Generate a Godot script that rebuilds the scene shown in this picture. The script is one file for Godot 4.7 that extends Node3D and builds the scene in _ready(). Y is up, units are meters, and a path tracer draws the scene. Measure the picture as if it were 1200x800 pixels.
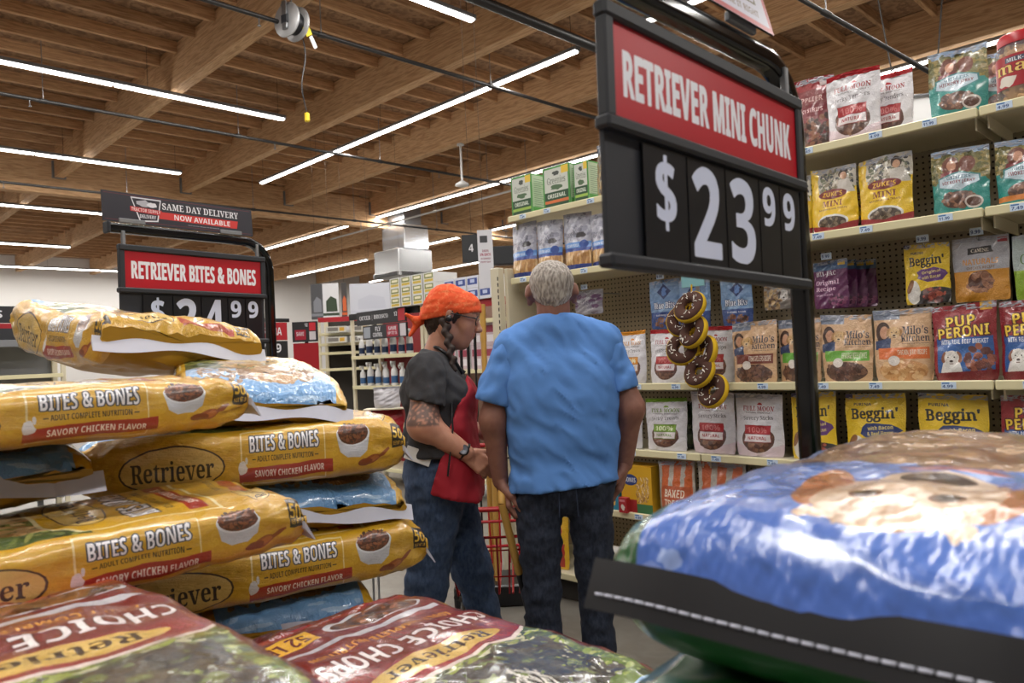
extends Node3D
# A farm-supply store: dog-food sacks on displays, two people at a treat gondola, timber roof above.
# x runs across the store, -z down the aisle, y up, metres. The camera stands at x 0, z 0.

var rng := RandomNumberGenerator.new()
var names := {}
var M := {}
var fonts := []
var wrinkle := FastNoiseLite.new()
var crumple := FastNoiseLite.new()
var T0 := 0

const SHELF_X := 3.15

# ---------------------------------------------------------------- helpers: nodes
func numbered(n: String) -> String:
	if not names.has(n):
		names[n] = 0
		return n
	names[n] += 1
	return "%s_%03d" % [n, names[n]]

func thing(called: String, label: String, category: String, at := Vector3.ZERO, turn := 0.0, group := "") -> Node3D:
	var o := Node3D.new()
	o.name = numbered(called)
	add_child(o)
	o.position = at
	o.rotation.y = deg_to_rad(turn)
	o.set_meta("label", label)
	o.set_meta("category", category)
	if group:
		o.set_meta("group", group)
	return o

func part(called: String, mesh: Mesh, m: Material, parent: Node, at := Vector3.ZERO) -> MeshInstance3D:
	var o := MeshInstance3D.new()
	o.mesh = mesh
	if m:
		o.material_override = m
	if parent == self:
		called = numbered(called)
	o.name = called
	parent.add_child(o, true)
	o.position = at
	return o

func tag(o: Node, label: String, category: String, group := "") -> void:
	o.set_meta("label", label)
	o.set_meta("category", category)
	if group:
		o.set_meta("group", group)

func struct(called: String, mesh: Mesh, m: Material, at := Vector3.ZERO) -> MeshInstance3D:
	var o := part(called, mesh, m, self, at)
	o.set_meta("kind", "structure")
	return o

# ---------------------------------------------------------------- helpers: materials
func mat(c: Color, rough := 0.6, metal := 0.0, spec := 0.5) -> StandardMaterial3D:
	var m := StandardMaterial3D.new()
	m.albedo_color = c
	m.roughness = rough
	m.metallic = metal
	m.metallic_specular = spec
	return m

func c8(r: float, g: float, b: float) -> Color:
	return Color(r / 255.0, g / 255.0, b / 255.0)

func tmat(img: Image, rough := 0.5, normal: Texture2D = null, nscale := 0.5) -> StandardMaterial3D:
	var m := mat(Color.WHITE, rough)
	m.albedo_texture = ImageTexture.create_from_image(img)
	m.texture_repeat = false
	if normal:
		m.normal_enabled = true
		m.normal_texture = normal
		m.normal_scale = nscale
	return m

func film(img: Image, rough: float, bump: float) -> StandardMaterial3D:
	# printed plastic film: a glossy coat over the ink
	var m := tmat(img, rough, M.crinkle, bump)
	m.metallic_specular = 0.6
	m.clearcoat_enabled = true
	m.clearcoat = 0.7
	m.clearcoat_roughness = 0.12
	return m

func noise_tex(seed_: int, freq: float, ramp: Array, octaves := 4, size := 512, as_normal := false, bump := 4.0, kind := FastNoiseLite.TYPE_SIMPLEX_SMOOTH) -> NoiseTexture2D:
	var n := FastNoiseLite.new()
	n.seed = seed_
	n.noise_type = kind
	n.frequency = freq
	n.fractal_octaves = octaves
	var t := NoiseTexture2D.new()
	t.width = size
	t.height = size
	t.seamless = true
	t.noise = n
	if as_normal:
		t.as_normal_map = true
		t.bump_strength = bump
	elif ramp:
		var g := Gradient.new()
		var o := PackedFloat32Array()
		var cs := PackedColorArray()
		for i in ramp.size():
			o.append(float(i) / (ramp.size() - 1))
			cs.append(ramp[i])
		g.offsets = o
		g.colors = cs
		t.color_ramp = g
	return t

func wood(seed_: int, a: Color, b: Color, c: Color) -> StandardMaterial3D:
	var m := mat(Color.WHITE, 0.8)
	m.albedo_texture = noise_tex(seed_, 0.012, [a, b, a, c, b, c, a], 5)
	m.uv1_triplanar = true
	m.uv1_scale = Vector3(0.16, 2.2, 2.2)
	return m

# ---------------------------------------------------------------- helpers: shapes
func st_new() -> SurfaceTool:
	var st := SurfaceTool.new()
	st.begin(Mesh.PRIMITIVE_TRIANGLES)
	return st

func done(st: SurfaceTool) -> ArrayMesh:
	st.generate_normals()
	return st.commit()

func face(st: SurfaceTool, p: Array, centre: Vector3) -> void:
	# a flat convex polygon turned away from centre
	st.set_smooth_group(-1)
	var n: Vector3 = (p[1] - p[0]).cross(p[2] - p[0])
	var out := n.dot(p[0] - centre) > 0.0
	for i in range(1, p.size() - 1):
		st.add_vertex(p[0])
		st.add_vertex(p[i + 1] if out else p[i])
		st.add_vertex(p[i] if out else p[i + 1])

func box(st: SurfaceTool, c: Vector3, s: Vector3, b := 0.0, turn := Basis.IDENTITY) -> void:
	var h := s / 2.0
	b = minf(b, minf(h.x, minf(h.y, h.z)) * 0.9)
	for ax in 3:
		var u := (ax + 1) % 3
		var v := (ax + 2) % 3
		for sg in [-1.0, 1.0]:
			var p := []
			for q in [[-1, -1], [1, -1], [1, 1], [-1, 1]]:
				var w := Vector3.ZERO
				w[ax] = sg * h[ax]
				w[u] = q[0] * (h[u] - b)
				w[v] = q[1] * (h[v] - b)
				p.append(c + turn * w)
			face(st, p, c)
			if b > 0.0:
				for sv in [-1.0, 1.0]:
					var e := []
					for q in [[0, -1], [0, 1], [1, 1], [1, -1]]:
						var w := Vector3.ZERO
						w[ax] = sg * (h[ax] - (b if q[0] else 0.0))
						w[u] = sv * (h[u] - (0.0 if q[0] else b))
						w[v] = q[1] * (h[v] - b)
						e.append(c + turn * w)
					face(st, e, c)
	if b > 0.0:
		for sx in [-1.0, 1.0]:
			for sy in [-1.0, 1.0]:
				for sz in [-1.0, 1.0]:
					var o := Vector3(sx, sy, sz)
					var p := []
					for ax in 3:
						var w := o * (h - Vector3.ONE * b)
						w[ax] = o[ax] * h[ax]
						p.append(c + turn * w)
					face(st, p, c)

func box_mesh(s: Vector3, b := 0.0, c := Vector3.ZERO) -> ArrayMesh:
	var st := st_new()
	box(st, c, s, b)
	return done(st)

func ring(st: SurfaceTool, rows: Array, closed_row := true, smooth := 0) -> void:
	# rows of points joined into a skin; rows run so that the outside is seen counter-clockwise
	st.set_smooth_group(smooth)
	var n: int = rows[0].size()
	for i in rows.size() - 1:
		for j in (n if closed_row else n - 1):
			var k := (j + 1) % n
			var a: Vector3 = rows[i][j]
			var b: Vector3 = rows[i][k]
			var c: Vector3 = rows[i + 1][k]
			var d: Vector3 = rows[i + 1][j]
			for v in [a, b, c, a, c, d]:
				st.add_vertex(v)

func tube(st: SurfaceTool, pts: Array, r, n := 8, caps := true, square := false) -> void:
	var rows := []
	var side := Vector3.ZERO
	for i in pts.size():
		var t: Vector3 = ((pts[mini(i + 1, pts.size() - 1)] as Vector3) - (pts[maxi(i - 1, 0)] as Vector3)).normalized()
		if side == Vector3.ZERO:
			side = t.cross(Vector3.UP if absf(t.y) < 0.9 else Vector3.RIGHT).normalized()
		side = (side - t * side.dot(t)).normalized()
		var up := side.cross(t)
		var rr: float = r[i] if r is Array else r
		var row := []
		for j in n:
			var a := TAU * j / n
			var k := 1.0 / pow(pow(absf(cos(a)), 7.0) + pow(absf(sin(a)), 7.0), 1.0 / 7.0) if square else 1.0
			row.append(pts[i] + (side * cos(a) + up * sin(a)) * rr * k)
		rows.append(row)
	ring(st, rows)
	if caps:
		var c0: Vector3 = pts[0]
		var cn: Vector3 = pts[pts.size() - 1]
		face(st, rows[0], pts[1])
		face(st, rows[rows.size() - 1], pts[pts.size() - 2])

func tube_mesh(pts: Array, r, n := 8) -> ArrayMesh:
	var st := st_new()
	tube(st, pts, r, n)
	return done(st)

func lathe(st: SurfaceTool, prof: Array, n := 16, c := Vector3.ZERO) -> void:
	var rows := []
	for p in prof:
		var row := []
		for j in n:
			var a := -TAU * j / n
			row.append(c + Vector3(p.x * cos(a), p.y, p.x * sin(a)))
		rows.append(row)
	ring(st, rows)

func lathe_mesh(prof: Array, n := 16) -> ArrayMesh:
	var st := st_new()
	lathe(st, prof, n)
	return done(st)

func slab(w: float, h: float, t: float, front: Material, side: Material) -> ArrayMesh:
	# a board centred on the origin; its +z face carries the print
	var st := st_new()
	var z := t / 2.0
	st.set_normal(Vector3(0, 0, 1))
	for q in [[-1, 1], [1, -1], [-1, -1], [-1, 1], [1, 1], [1, -1]]:
		st.set_uv(Vector2(0.5 + q[0] * 0.5, 0.5 - q[1] * 0.5))
		st.set_normal(Vector3(0, 0, 1))
		st.add_vertex(Vector3(q[0] * w / 2, q[1] * h / 2, z))
	st.set_material(front)
	var mesh := st.commit()
	st = st_new()
	var a := [Vector3(-w / 2, -h / 2, z), Vector3(w / 2, -h / 2, z), Vector3(w / 2, h / 2, z), Vector3(-w / 2, h / 2, z)]
	var b := []
	for p in a:
		b.append(Vector3(p.x, p.y, -z))
	for i in 4:
		face(st, [a[i], a[(i + 1) % 4], b[(i + 1) % 4], b[i]], Vector3.ZERO)
	face(st, b, Vector3.ZERO)
	st.generate_normals()
	st.set_material(side)
	return st.commit(mesh)

# ---------------------------------------------------------------- helpers: print
class Print:
	var img: Image
	var w: int
	var h: int
	var fonts: Array
	func _init(w_: int, h_: int, c: Color, f: Array) -> void:
		w = w_
		h = h_
		fonts = f
		img = Image.create(w, h, false, Image.FORMAT_RGB8)
		img.fill(c)
	func rect(x: float, y: float, ww: float, hh: float, c: Color) -> void:
		img.fill_rect(Rect2i(int(x * w), int(y * h), maxi(1, int(ww * w)), maxi(1, int(hh * h))), c)
	func tri(a: Vector2, b: Vector2, c: Vector2, col: Color) -> void:
		var y0 := maxi(0, int(floor(minf(a.y, minf(b.y, c.y)))))
		var y1 := mini(h - 1, int(ceil(maxf(a.y, maxf(b.y, c.y)))))
		for y in range(y0, y1 + 1):
			var fy := y + 0.5
			var lo := 1e9
			var hi := -1e9
			for e in [[a, b], [b, c], [c, a]]:
				var p: Vector2 = e[0]
				var q: Vector2 = e[1]
				if (p.y <= fy) != (q.y <= fy):
					var x := p.x + (q.x - p.x) * (fy - p.y) / (q.y - p.y)
					lo = minf(lo, x)
					hi = maxf(hi, x)
			if hi >= lo:
				var xa := int(round(lo))
				var xb := int(round(hi))
				if xb > xa:
					img.fill_rect(Rect2i(xa, y, xb - xa, 1), col)
	func poly(pts: Array, col: Color) -> void:
		var pp := PackedVector2Array()
		for p in pts:
			pp.append(Vector2(p[0] * w, p[1] * h))
		var t := Geometry2D.triangulate_polygon(pp)
		for i in range(0, t.size(), 3):
			tri(pp[t[i]], pp[t[i + 1]], pp[t[i + 2]], col)
	func oval(cx: float, cy: float, rx: float, ry: float, col: Color, turn := 0.0) -> void:
		var c := Vector2(cx * w, cy * h)
		var last := Vector2.ZERO
		for i in 29:
			var a := TAU * i / 28.0
			var p := c + Vector2(cos(a) * rx * w, sin(a) * ry * h).rotated(turn)
			if i:
				tri(c, last, p, col)
			last = p
	func blob(cx: float, cy: float, rx: float, ry: float, col: Color, r: RandomNumberGenerator, rough := 0.25) -> void:
		var c := Vector2(cx * w, cy * h)
		var first := Vector2.ZERO
		var last := Vector2.ZERO
		for i in 15:
			var a := TAU * i / 14.0
			var k := 1.0 + r.randf_range(-rough, rough)
			var p := c + Vector2(cos(a) * rx * w, sin(a) * ry * h) * k
			if i == 0:
				first = p
			elif i == 14:
				p = first
			if i:
				tri(c, last, p, col)
			last = p
	func specks(x: float, y: float, ww: float, hh: float, n: int, size: float, cols: Array, r: RandomNumberGenerator, oval_mask := false) -> void:
		for i in n:
			var a := r.randf_range(-1, 1)
			var b := r.randf_range(-1, 1)
			if oval_mask and a * a + b * b > 1.0:
				continue
			var s := size * r.randf_range(0.5, 1.3)
			oval(x + ww * (a + 1) / 2, y + hh * (b + 1) / 2, s, s * w / h * r.randf_range(0.5, 1.0), cols[r.randi() % cols.size()], r.randf() * TAU)
	func fur(x: float, y: float, ww: float, hh: float, n: int, cols: Array, r: RandomNumberGenerator) -> void:
		for i in n:
			var px := x + ww * r.randf()
			var py := y + hh * r.randf()
			oval(px, py, ww * r.randf_range(0.02, 0.06), hh * r.randf_range(0.02, 0.12), cols[r.randi() % cols.size()], r.randf_range(-0.7, 0.7))
	func text(s: String, x: float, y: float, ww: float, hh: float, col: Color, font := 0, turn := 0.0, line := 0.0, line_col := Color.BLACK) -> void:
		# the words set to fill the given box, centred
		var tm := TextMesh.new()
		tm.font = fonts[font]
		tm.text = s
		tm.font_size = 64
		tm.depth = 0.0
		tm.pixel_size = 1.0
		tm.curve_step = 1.5
		if tm.get_surface_count() == 0:
			return
		var v: PackedVector3Array = tm.surface_get_arrays(0)[0]
		var lo := Vector2(1e9, 1e9)
		var hi := -lo
		for p in v:
			lo = lo.min(Vector2(p.x, p.y))
			hi = hi.max(Vector2(p.x, p.y))
		var mid := (lo + hi) / 2.0
		var sc := Vector2(ww * w, -hh * h) / (hi - lo)
		var c := Vector2((x + ww / 2) * w, (y + hh / 2) * h)
		var q := PackedVector2Array()
		for p in v:
			q.append(c + ((Vector2(p.x, p.y) - mid) * sc).rotated(turn))
		if line > 0.0:
			for k in 8:
				var o := Vector2.from_angle(TAU * k / 8.0) * line
				for i in range(0, q.size(), 3):
					tri(q[i] + o, q[i + 1] + o, q[i + 2] + o, line_col)
		for i in range(0, q.size(), 3):
			tri(q[i], q[i + 1], q[i + 2], col)

func canvas(w: int, h: int, c: Color) -> Print:
	return Print.new(w, h, c, fonts)

# ---------------------------------------------------------------- sacks
func sack_mesh(L: float, W: float, T: float, seed_: int, top: Material, side: Material, under: Material, end_pow := 4.0, lump := 0.006, bend := 0.0, tip := 0.12, rough_end := 1.0) -> ArrayMesh:
	# local x: head (-) to foot (+); y: thickness; +z: the side that faces out
	var nu := 64
	var nq := 14
	var n := 4 * nq
	var P := []
	var sec := []
	for j in n:
		var s := j / nq
		var f := float(j % nq) / nq * 2.0 - 1.0
		sec.append([Vector2(-f, 1), Vector2(-1, -f), Vector2(f, -1), Vector2(1, f)][s])
	for i in nu + 1:
		var u := -1.0 + 2.0 * i / nu
		u = sign(u) * pow(absf(u), 0.75)
		var k := sqrt(maxf(0.0, 1.0 - pow(absf(u), end_pow)))
		var ht := T / 2 * lerpf(tip, 1.0, k)
		var hw := W / 2 * (1.0 - 0.05 * pow(absf(u), 6.0) + 0.02 * (1 - k))
		var row := []
		for j in n:
			var q: Vector2 = sec[j]
			var e := 4.6
			var sc := 1.0 / pow(pow(absf(q.x), e) + pow(absf(q.y), e), 1.0 / e)
			var p := Vector3(u * L / 2, q.y * sc * ht, q.x * sc * hw)
			var d := Vector3(0, q.y / ht, q.x / hw).normalized()
			var w := wrinkle.get_noise_3d(p.x * 5.5 + seed_ * 7.3, p.y * 9.0, p.z * 8.0) * lump
			var near_end := smoothstep(0.55, 1.0, absf(u))
			w += (absf(crumple.get_noise_3d(p.x * 8.0 + seed_ * 3.1, p.y * 22.0, p.z * 26.0)) - 0.2) * -(0.007 + 0.016 * near_end * rough_end)
			p += d * w
			p.y += bend * u * u
			row.append(p)
		P.append(row)
	var arc := [0.0]
	for i in nu:
		arc.append(arc[i] + (P[i + 1][nq / 2] - P[i][nq / 2]).length())
	var mesh := ArrayMesh.new()
	var mats := [top, side, under, side]
	for s in 4:
		var st := st_new()
		var a := s * nq
		for i in nu:
			for j in range(a, a + nq):
				for c in [[i, j], [i, j + 1], [i + 1, j + 1], [i, j], [i + 1, j + 1], [i + 1, j]]:
					var ii: int = c[0]
					var jj: int = c[1] % n
					var pu: Vector3 = P[mini(ii + 1, nu)][jj] - P[maxi(ii - 1, 0)][jj]
					var pv: Vector3 = P[ii][(jj + 1) % n] - P[ii][(jj + n - 1) % n]
					var nn := pu.cross(pv).normalized()
					if nn.dot(Vector3(0, P[ii][jj].y - bend * pow(P[ii][jj].x * 2 / L, 2.0), P[ii][jj].z * T / W)) < 0.0:
						nn = -nn
					st.set_normal(nn)
					var uu: float = P[ii][jj].x / L + 0.5
					var vv := float(c[1] - a) / nq
					if s == 0:
						st.set_uv(Vector2(vv, arc[ii] / arc[nu]))
					elif s == 3:
						st.set_uv(Vector2(uu, 1.0 - vv))
					elif s == 1:
						st.set_uv(Vector2(1.0 - uu, vv))
					else:
						st.set_uv(Vector2(vv, uu))
					st.add_vertex(P[ii][jj])
		if s == 2:
			for i in [0, nu]:
				var mid := Vector3.ZERO
				for p in P[i]:
					mid += p / n
				for j in n:
					for v in ([mid, P[i][(j + 1) % n], P[i][j]] if i == 0 else [mid, P[i][j], P[i][(j + 1) % n]]):
						st.set_normal(Vector3(-1 if i == 0 else 1, 0, 0))
						st.set_uv(Vector2(0.5, 0.5))
						st.add_vertex(v)
		st.generate_tangents()
		st.set_material(mats[s])
		st.commit(mesh)
	return mesh

func seam_mesh(L: float, W: float, end: float, y: float, seed_: int, droop := 0.012, tall := 0.03, ear := 0.012) -> ArrayMesh:
	# the folded paper tape sewn over an end of a sack
	var st := st_new()
	var rows := []
	var n := 26
	for i in n + 1:
		var f := -1.0 + 2.0 * i / n
		var z := f * (W / 2 + ear)
		var x := end * (L / 2 + 0.006 + droop * 0.4 * sin(f * 7.0 + seed_))
		var yy := y + droop * 0.5 * sin(f * 5.0 + seed_ * 2.0) - droop * f * f
		var o := end * tall * 0.3
		rows.append([Vector3(x - end * 0.012, yy + 0.012, z), Vector3(x + o, yy - tall * 0.95 + 0.0005, z), Vector3(x + o - end * 0.003, yy - tall * 0.95, z), Vector3(x - end * 0.012, yy - 0.0035, z)])
	for i in n:
		var c: Vector3 = (rows[i][0] + rows[i][2] + rows[i + 1][0] + rows[i + 1][2]) / 4.0
		for j in 4:
			face(st, [rows[i][j], rows[i][(j + 1) % 4], rows[i + 1][(j + 1) % 4], rows[i + 1][j]], c)
	face(st, rows[0], rows[1][0])
	face(st, rows[n], rows[n - 1][0])
	return done(st)

func stitch_mesh(L: float, W: float, end: float, y: float, seed_: int, droop := 0.012, tall := 0.03) -> ArrayMesh:
	var st := st_new()
	var n := 40
	for i in n:
		var ps := []
		for g in [0.12, 0.88]:
			var f: float = -1.0 + 2.0 * (i + g) / n
			var x := end * (L / 2 + 0.006 + droop * 0.4 * sin(f * 7.0 + seed_)) + end * (tall * 0.13 + 0.002)
			var yy := y + droop * 0.5 * sin(f * 5.0 + seed_ * 2.0) - droop * f * f - tall * 0.5
			ps.append(Vector3(x, yy, f * W / 2))
		tube(st, ps, 0.0016, 5)
	return done(st)

func sack(label: String, group: String, at: Vector3, turn: float, dims: Vector3, seed_: int, look: Array, seams: Array, tilt := Vector2.ZERO, opt := {}) -> Node3D:
	var o := thing("pet_food_sack", label, "sack", at, turn, group)
	o.rotation.x = deg_to_rad(tilt.x)
	o.rotation.z = deg_to_rad(tilt.y)
	part("bag", sack_mesh(dims.x, dims.y, dims.z, seed_, look[0], look[1], look[2], opt.get("pow", 4.0), opt.get("lump", 0.006), opt.get("bend", 0.0), opt.get("tip", 0.12), opt.get("rough_end", 1.0)), null, o)
	for e in seams:
		var bend: float = opt.get("bend", 0.0)
		var s := part("sewn_tape", seam_mesh(dims.x, dims.y, e, bend + opt.get("tape_up", 0.0), seed_, opt.get("droop", 0.012), opt.get("tall", 0.03)), opt.get("tape", M.tape), o)
		if opt.has("stitch"):
			part("stitching", stitch_mesh(dims.x, dims.y, e, bend + opt.get("tape_up", 0.0), seed_, opt.get("droop", 0.012), opt.get("tall", 0.03)), opt.stitch, s)
	return o

# ---------------------------------------------------------------- treat pouches
func pouch_mesh(w: float, h: float, d: float, seed_: int, v0 := 0.0, v1 := 1.0, slump := 0.0) -> ArrayMesh:
	# stands on y 0, its front faces +z; v0..v1 is the share of the height that is built
	var st := st_new()
	var nx := 12
	var ny := 16
	for sgn in [1.0, -1.0]:
		var P := []
		for i in ny + 1:
			var v := lerpf(v0, v1, float(i) / ny)
			var row := []
			for j in nx + 1:
				var f := -1.0 + 2.0 * j / nx
				var belly := pow(1.0 - clampf(v / 0.9, 0.0, 1.0), 0.6) * (0.7 + 0.3 * smoothstep(0.0, 0.15, v))
				var z := d / 2 * belly * (1.0 - pow(absf(f), 2.6)) + 0.0012
				z += wrinkle.get_noise_3d(f * 34.0 + seed_ * 11.0, v * 46.0, 3.0) * 0.012 * (1.0 - f * f * 0.7)
				z += (absf(crumple.get_noise_3d(f * 20.0 + v * 16.0 + seed_ * 5.0, v * 22.0 - f * 6.0, 9.0)) - 0.15) * -0.014
				var x := f * w / 2 * (1.0 - 0.03 * (1 - v) + 0.02 * sin(v * 8.0 + seed_) - 0.05 * pow(maxf(0.0, 0.12 - v) / 0.12, 2.0))
				var lean := slump * v * v * v + 0.012 * sin(f * 2.2 + seed_) * v * v
				row.append(Vector3(x, v * h * (1.0 - 0.02 * v * f * sin(seed_ * 1.7)), (z if sgn > 0 else -z * 0.6) + lean))
			P.append(row)
		for i in ny:
			for j in nx:
				var q := [[i, j], [i + 1, j + 1], [i, j + 1], [i, j], [i + 1, j], [i + 1, j + 1]]
				if sgn < 0:
					q = [[i, j], [i, j + 1], [i + 1, j + 1], [i, j], [i + 1, j + 1], [i + 1, j]]
				for c in q:
					var u := float(c[1]) / nx
					var vv := lerpf(v0, v1, float(c[0]) / ny)
					st.set_smooth_group(0 if sgn > 0 else 1)
					st.set_uv(Vector2(u, 1.0 - vv))
					st.add_vertex(P[c[0]][c[1]])
	st.generate_normals()
	st.generate_tangents()
	return st.commit()

func pouch(called: String, label: String, at: Vector3, w: float, h: float, look: Material, seed_: int, turn := -90.0, strip: Material = null, d := 0.075, lean := 0.0, group := "treat pouches on the gondola shelves") -> Node3D:
	var o := thing(called, label, "pouch", at, turn, group)
	o.rotation.x = deg_to_rad(lean)
	part("front_film" if strip else "film_bag", pouch_mesh(w, h, d, seed_, 0.0, 0.93 if strip else 1.0), look, o)
	part("top_seal", pouch_mesh(w * 1.002, h, d, seed_, 0.925, 1.0), strip if strip else M.clear_seal, o)
	return o

# ---------------------------------------------------------------- smooth bodies
class Field:
	var A := []
	var B := []
	var RA := PackedFloat32Array()
	var RB := PackedFloat32Array()
	var S := []
	var INV := PackedFloat32Array()
	var k := 0.03
	var cuts := []
	var noise: FastNoiseLite
	var amp := 0.0
	var nscale := Vector3.ONE
	var folds: FastNoiseLite
	var fold_amp := 0.0
	var fold_scale := Vector3.ONE
	func cap(a: Vector3, b: Vector3, ra: float, rb: float, s := Vector3.ONE) -> void:
		A.append(a)
		B.append((b - a) * s)
		RA.append(ra)
		RB.append(rb)
		S.append(s)
		var l: float = ((b - a) * s).length_squared()
		INV.append(1.0 / l if l > 1e-9 else 0.0)
	func value(p: Vector3) -> float:
		var d := 1e9
		for i in A.size():
			var pa: Vector3 = (p - A[i]) * S[i]
			var h := clampf(pa.dot(B[i]) * INV[i], 0.0, 1.0)
			var di: float = (pa - B[i] * h).length() - lerpf(RA[i], RB[i], h)
			var e := maxf(k - absf(d - di), 0.0)
			d = minf(d, di) - e * e / k * 0.25
		if amp > 0.0 and d < 0.05:
			d += noise.get_noise_3dv(p * nscale) * amp
		if fold_amp > 0.0 and d < 0.05:
			var q := p * fold_scale
			q.y += p.x * fold_scale.y * 0.9
			d += (absf(folds.get_noise_3dv(q)) - 0.2) * fold_amp
		for c in cuts:
			d = maxf(d, c.distance_to(p))
		return d

func nets(st: SurfaceTool, f: Field, lo: Vector3, hi: Vector3, cell: float, base: int, tint = null) -> int:
	var n := Vector3i(((hi - lo) / cell).ceil()) + Vector3i.ONE
	var V := PackedFloat32Array()
	V.resize(n.x * n.y * n.z)
	var B := 5
	var reach := cell * B * 0.9 + 0.02
	for bz in range(0, n.z, B):
		for by in range(0, n.y, B):
			for bx in range(0, n.x, B):
				var mid := lo + Vector3(bx + B * 0.5, by + B * 0.5, bz + B * 0.5) * cell
				var dm := f.value(mid)
				var far := absf(dm) > reach
				for z in range(bz, mini(bz + B, n.z)):
					for y in range(by, mini(by + B, n.y)):
						var at := (z * n.y + y) * n.x
						for x in range(bx, mini(bx + B, n.x)):
							V[at + x] = dm if far else f.value(lo + Vector3(x, y, z) * cell)
	var idx := {}
	var sx := 1
	var sy := n.x
	var sz := n.x * n.y
	var corner := [0, sx, sy, sx + sy, sz, sx + sz, sy + sz, sx + sy + sz]
	var off := []
	for c in 8:
		off.append(Vector3(c & 1, (c >> 1) & 1, (c >> 2) & 1))
	var edges := [[0, 1], [2, 3], [4, 5], [6, 7], [0, 2], [1, 3], [4, 6], [5, 7], [0, 4], [1, 5], [2, 6], [3, 7]]
	var count := base
	for z in n.z - 1:
		for y in n.y - 1:
			var at := z * sz + y * sy
			for x in n.x - 1:
				var i := at + x
				var m := 0
				for c in 8:
					if V[i + corner[c]] < 0.0:
						m += 1
				if m == 0 or m == 8:
					continue
				var s := Vector3.ZERO
				var k := 0
				for e in edges:
					var a: float = V[i + corner[e[0]]]
					var b: float = V[i + corner[e[1]]]
					if (a < 0.0) != (b < 0.0):
						s += (off[e[0]] as Vector3).lerp(off[e[1]], a / (a - b))
						k += 1
				var p := lo + (Vector3(x, y, z) + s / k) * cell
				idx[i] = count
				count += 1
				st.set_smooth_group(0)
				if tint != null:
					st.set_color(tint.call(p))
				st.add_vertex(p)
	for z in range(1, n.z - 1):
		for y in range(1, n.y - 1):
			var at := z * sz + y * sy
			for x in range(1, n.x - 1):
				var i := at + x
				if not idx.has(i):
					continue
				var ins := V[i] < 0.0
				for ax in 3:
					var d: int = [sx, sy, sz][ax]
					var u: int = [sy, sz, sx][ax]
					var v: int = [sz, sx, sy][ax]
					if (V[i + d] < 0.0) == ins:
						continue
					var q := [i, i - u, i - u - v, i - v]
					if not (idx.has(q[1]) and idx.has(q[2]) and idx.has(q[3])):
						continue
					var o := [0, 1, 2, 0, 2, 3] if not ins else [0, 2, 1, 0, 3, 2]
					for t in o:
						st.add_index(idx[q[t]])
	return count

func body_mesh(parts: Array, tint = null) -> ArrayMesh:
	# parts: [field, lo, hi, cell]
	var st := st_new()
	var base := 0
	for p in parts:
		base = nets(st, p[0], p[1], p[2], p[3], base, tint)
	st.generate_normals()
	return st.commit()

func hand(f: Field, wrist: Vector3, along: Vector3, palm: Vector3, thumb_side: float, size: float, curl: Array) -> void:
	# along: wrist to knuckles; palm: the way the palm faces; curl: bend of each finger in radians
	along = along.normalized()
	palm = (palm - along * palm.dot(along)).normalized()
	var across := along.cross(palm) * thumb_side
	for i in 4:
		var o: float = [0.030, 0.010, -0.010, -0.029][i] * size
		var kn: Vector3 = wrist + along * [0.088, 0.092, 0.087, 0.079][i] * size + across * o
		f.cap(wrist + across * o * 0.6 + along * 0.01, kn, 0.0155 * size, 0.0125 * size)
		var dir := along
		var p := kn
		for s in 3:
			dir = dir.rotated(along.cross(palm).normalized(), curl[i] * [0.8, 1.1, 0.8][s])
			var l: float = [[0.042, 0.046, 0.043, 0.034][i], [0.026, 0.03, 0.028, 0.021][i], [0.02, 0.021, 0.021, 0.018][i]][s] * size
			var q := p + dir * l
			f.cap(p, q, [0.0098, 0.009, 0.0083][s] * size, [0.009, 0.0083, 0.0074][s] * size)
			p = q
	var b := wrist + along * 0.028 * size + across * 0.026 * size
	var e := b + (along * 0.75 + across * 0.55 + palm * 0.35).normalized() * 0.042 * size
	var g := e + (along * 0.95 + palm * 0.3 + across * 0.1).normalized() * 0.032 * size
	var t := g + (along * 0.95 + palm * 0.35 - across * 0.05).normalized() * 0.026 * size
	f.cap(b, e, 0.0165 * size, 0.0125 * size)
	f.cap(e, g, 0.0115 * size, 0.0105 * size)
	f.cap(g, t, 0.0102 * size, 0.0085 * size)

# ---------------------------------------------------------------- what is printed on things
func kibble_bowl(p: Print, x: float, y: float, rx: float, ry: float, k: float) -> void:
	# a white bowl of brown kibble seen from above its rim; k widens with the picture's aspect
	p.poly([[x - rx, y], [x + rx, y], [x + rx * 0.8, y + ry * 1.5], [x + rx * 0.35, y + ry * 2.1], [x - rx * 0.35, y + ry * 2.1], [x - rx * 0.8, y + ry * 1.5]], c8(196, 198, 206))
	p.oval(x, y, rx, ry, c8(222, 224, 230))
	p.oval(x, y - ry * 0.1, rx * 0.9, ry * 0.95, c8(92, 50, 28))
	p.specks(x - rx * 0.88, y - ry * 1.2, rx * 1.76, ry * 1.9, 150, rx * 0.09, [c8(120, 66, 38), c8(80, 40, 22), c8(142, 84, 50), c8(58, 28, 18)], rng, true)

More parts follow.
